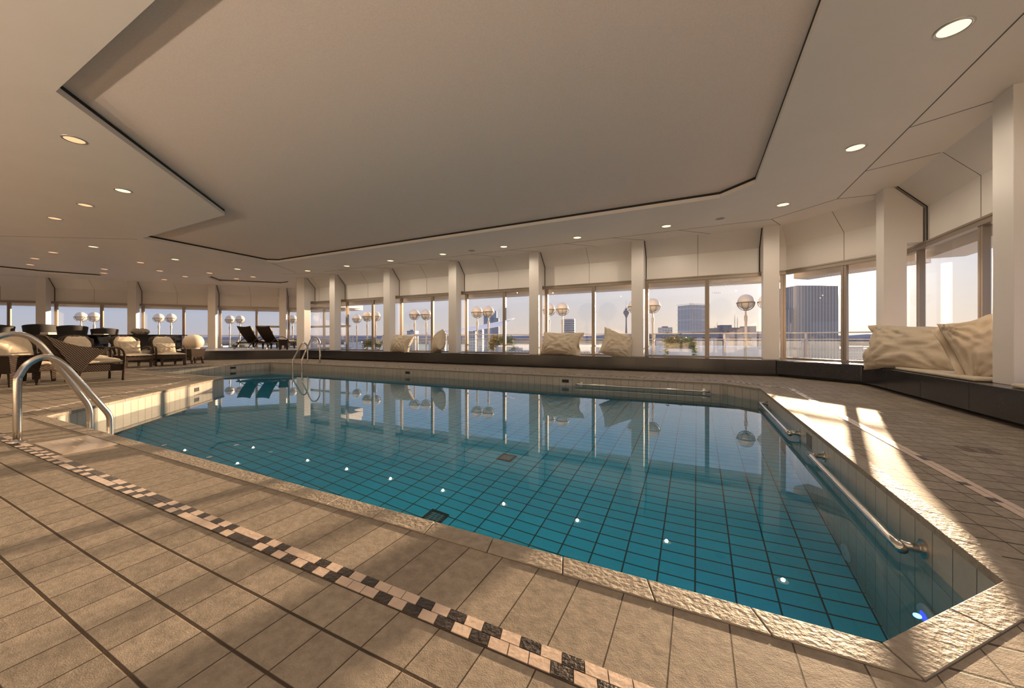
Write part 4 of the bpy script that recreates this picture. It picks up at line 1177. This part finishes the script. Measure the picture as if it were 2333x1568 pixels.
# hills along the horizon
b = MB(); pts = []
rn = random.Random(4)
for k in range(121):
    a = -2.1 + 3.6 * k / 120
    R = 2600
    pts.append((R * math.sin(a), R * math.cos(a), 18 + 14 * noise.noise(Vector((a * 3, 0, 2))) + 7 * noise.noise(Vector((a * 21, 1, 2)))))
vs = []; fs = []
for i, (x, y, z) in enumerate(pts):
    vs += [(x, y, GZ - 2), (x * .98, y * .98, GZ + (z - GZ) * .5), (x, y, z), (x * 1.05, y * 1.05, GZ - 2)]
for i in range(len(pts) - 1):
    o = i * 4
    for j in range(3): fs.append((o + j, o + 4 + j, o + 5 + j, o + 1 + j))
b.add(vs, fs)
struct(b.build('hills', mat('distant_hills', (.25, .25, .29), .9), smooth=True))

# ------------------------------------------------------------------ light
EL, AZ = math.radians(6.4), math.radians(14.6)
SUN = Vector((math.sin(AZ) * math.cos(EL), math.cos(AZ) * math.cos(EL), math.sin(EL)))
s = bpy.data.lights.new('sun', 'SUN'); s.energy = P_SUN; s.angle = math.radians(.6); s.color = (1., .71, .44)
so = bpy.data.objects.new('sun', s); COL.objects.link(so)
so.rotation_euler = SUN.to_track_quat('Z', 'Y').to_euler()
for x, y, z, am in LIGHTS:
    lamp(x, y, z, P_LAMP, (1., .66, .38) if am else (1., .84, .65))
for i, (x, y, z) in enumerate(SC):  # fill spots of the added uplighters, aimed at the ceiling
    l = bpy.data.lights.new('fill_uplight', 'SPOT'); l.energy = P_UP * (.62 if i < 6 else 1.); l.color = (1., .78, .55) if i < 5 else (1., .83, .65); l.spot_size = 2.3; l.spot_blend = .8; l.shadow_soft_size = .045
    o = bpy.data.objects.new('fill_uplight', l); COL.objects.link(o); o.location = (x, y, z); o.rotation_euler = (pi - 1.12, 0, 0)
l = bpy.data.lights.new('pool_lamp_beam', 'SPOT'); l.energy = P_POOL; l.color = (.05, .25, 1.); l.spot_size = 2.9; l.spot_blend = 1.; l.shadow_soft_size = .015
o = bpy.data.objects.new('pool_lamp_beam', l); COL.objects.link(o); o.location = (.935, 2.437, -.744); o.rotation_euler = Vector((1, .3, .25)).to_track_quat('Z', 'Y').to_euler()

w = bpy.data.worlds.new('sky'); sc.world = w; w.use_nodes = True
g = NT(w); nt = w.node_tree; bg = nt.nodes['Background']
tc = g.n('TexCoord'); vec = tc.outputs['Generated']
sp = g.n('SeparateXYZ'); g.l(vec, sp.inputs[0]); z = sp.outputs[2]
dp = g.n('VectorMath', operation='DOT_PRODUCT'); g.l(vec, dp.inputs[0]); dp.inputs[1].default_value = SUN
dot = g.m('MAXIMUM', dp.outputs['Value'], 0.)
hz = Vector((math.sin(AZ), math.cos(AZ), 0))
da = g.n('VectorMath', operation='DOT_PRODUCT'); g.l(vec, da.inputs[0]); da.inputs[1].default_value = hz
side = g.rng(da.outputs['Value'], .1, .97, 0., 1.)      # 0 away from the sun, 1 towards it
el = g.rng(z, 0., .45, 0., 1.)
def ramp(stops, fac):
    r = g.n('ValToRGB'); g.l(fac, r.inputs[0]); e = r.color_ramp.elements
    while len(e) < len(stops): e.new(.5)
    for q, (p, c) in zip(e, stops): q.position = p; q.color = (*c, 1)
    return r.outputs[0]
warm = ramp([(0., (.80, .66, .54)), (.12, (.70, .63, .59)), (.3, (.60, .62, .70)), (1., (.36, .52, .86))], el)
cool = ramp([(0., (.52, .50, .55)), (.08, (.47, .50, .60)), (.3, (.42, .52, .74)), (1., (.30, .46, .82))], el)
c = g.mix(side, cool, warm)
glow = g.m('ADD', g.m('MULTIPLY', g.m('POWER', dot, 22.), .32), g.m('MULTIPLY', g.m('POWER', dot, 260.), 1.4))
disc = g.m('MULTIPLY', g.m('POWER', dot, 9000.), 60.)
c2 = g.mix(1., (1., .84, .62, 1), glow, 'MULTIPLY')
c = g.mix(1., c, c2, 'ADD')
c3 = g.mix(1., (1., .9, .7, 1), disc, 'MULTIPLY')
c = g.mix(1., c, c3, 'ADD')
g.l(c, bg.inputs['Color']); bg.inputs['Strength'].default_value = P_SKY
sc.view_settings.view_transform = 'Standard'; sc.view_settings.look = 'None'
sc.view_settings.exposure = P_EXP; sc.view_settings.gamma = 1; sc.view_settings.use_curve_mapping = False
cy = sc.cycles
cy.adaptive_threshold = .018; cy.max_bounces = 8; cy.diffuse_bounces = 4; cy.glossy_bounces = 4; cy.transmission_bounces = 6; cy.transparent_max_bounces = 24
cy.caustics_reflective = True; cy.caustics_refractive = True; cy.sample_clamp_indirect = 4.; cy.blur_glossy = 1.
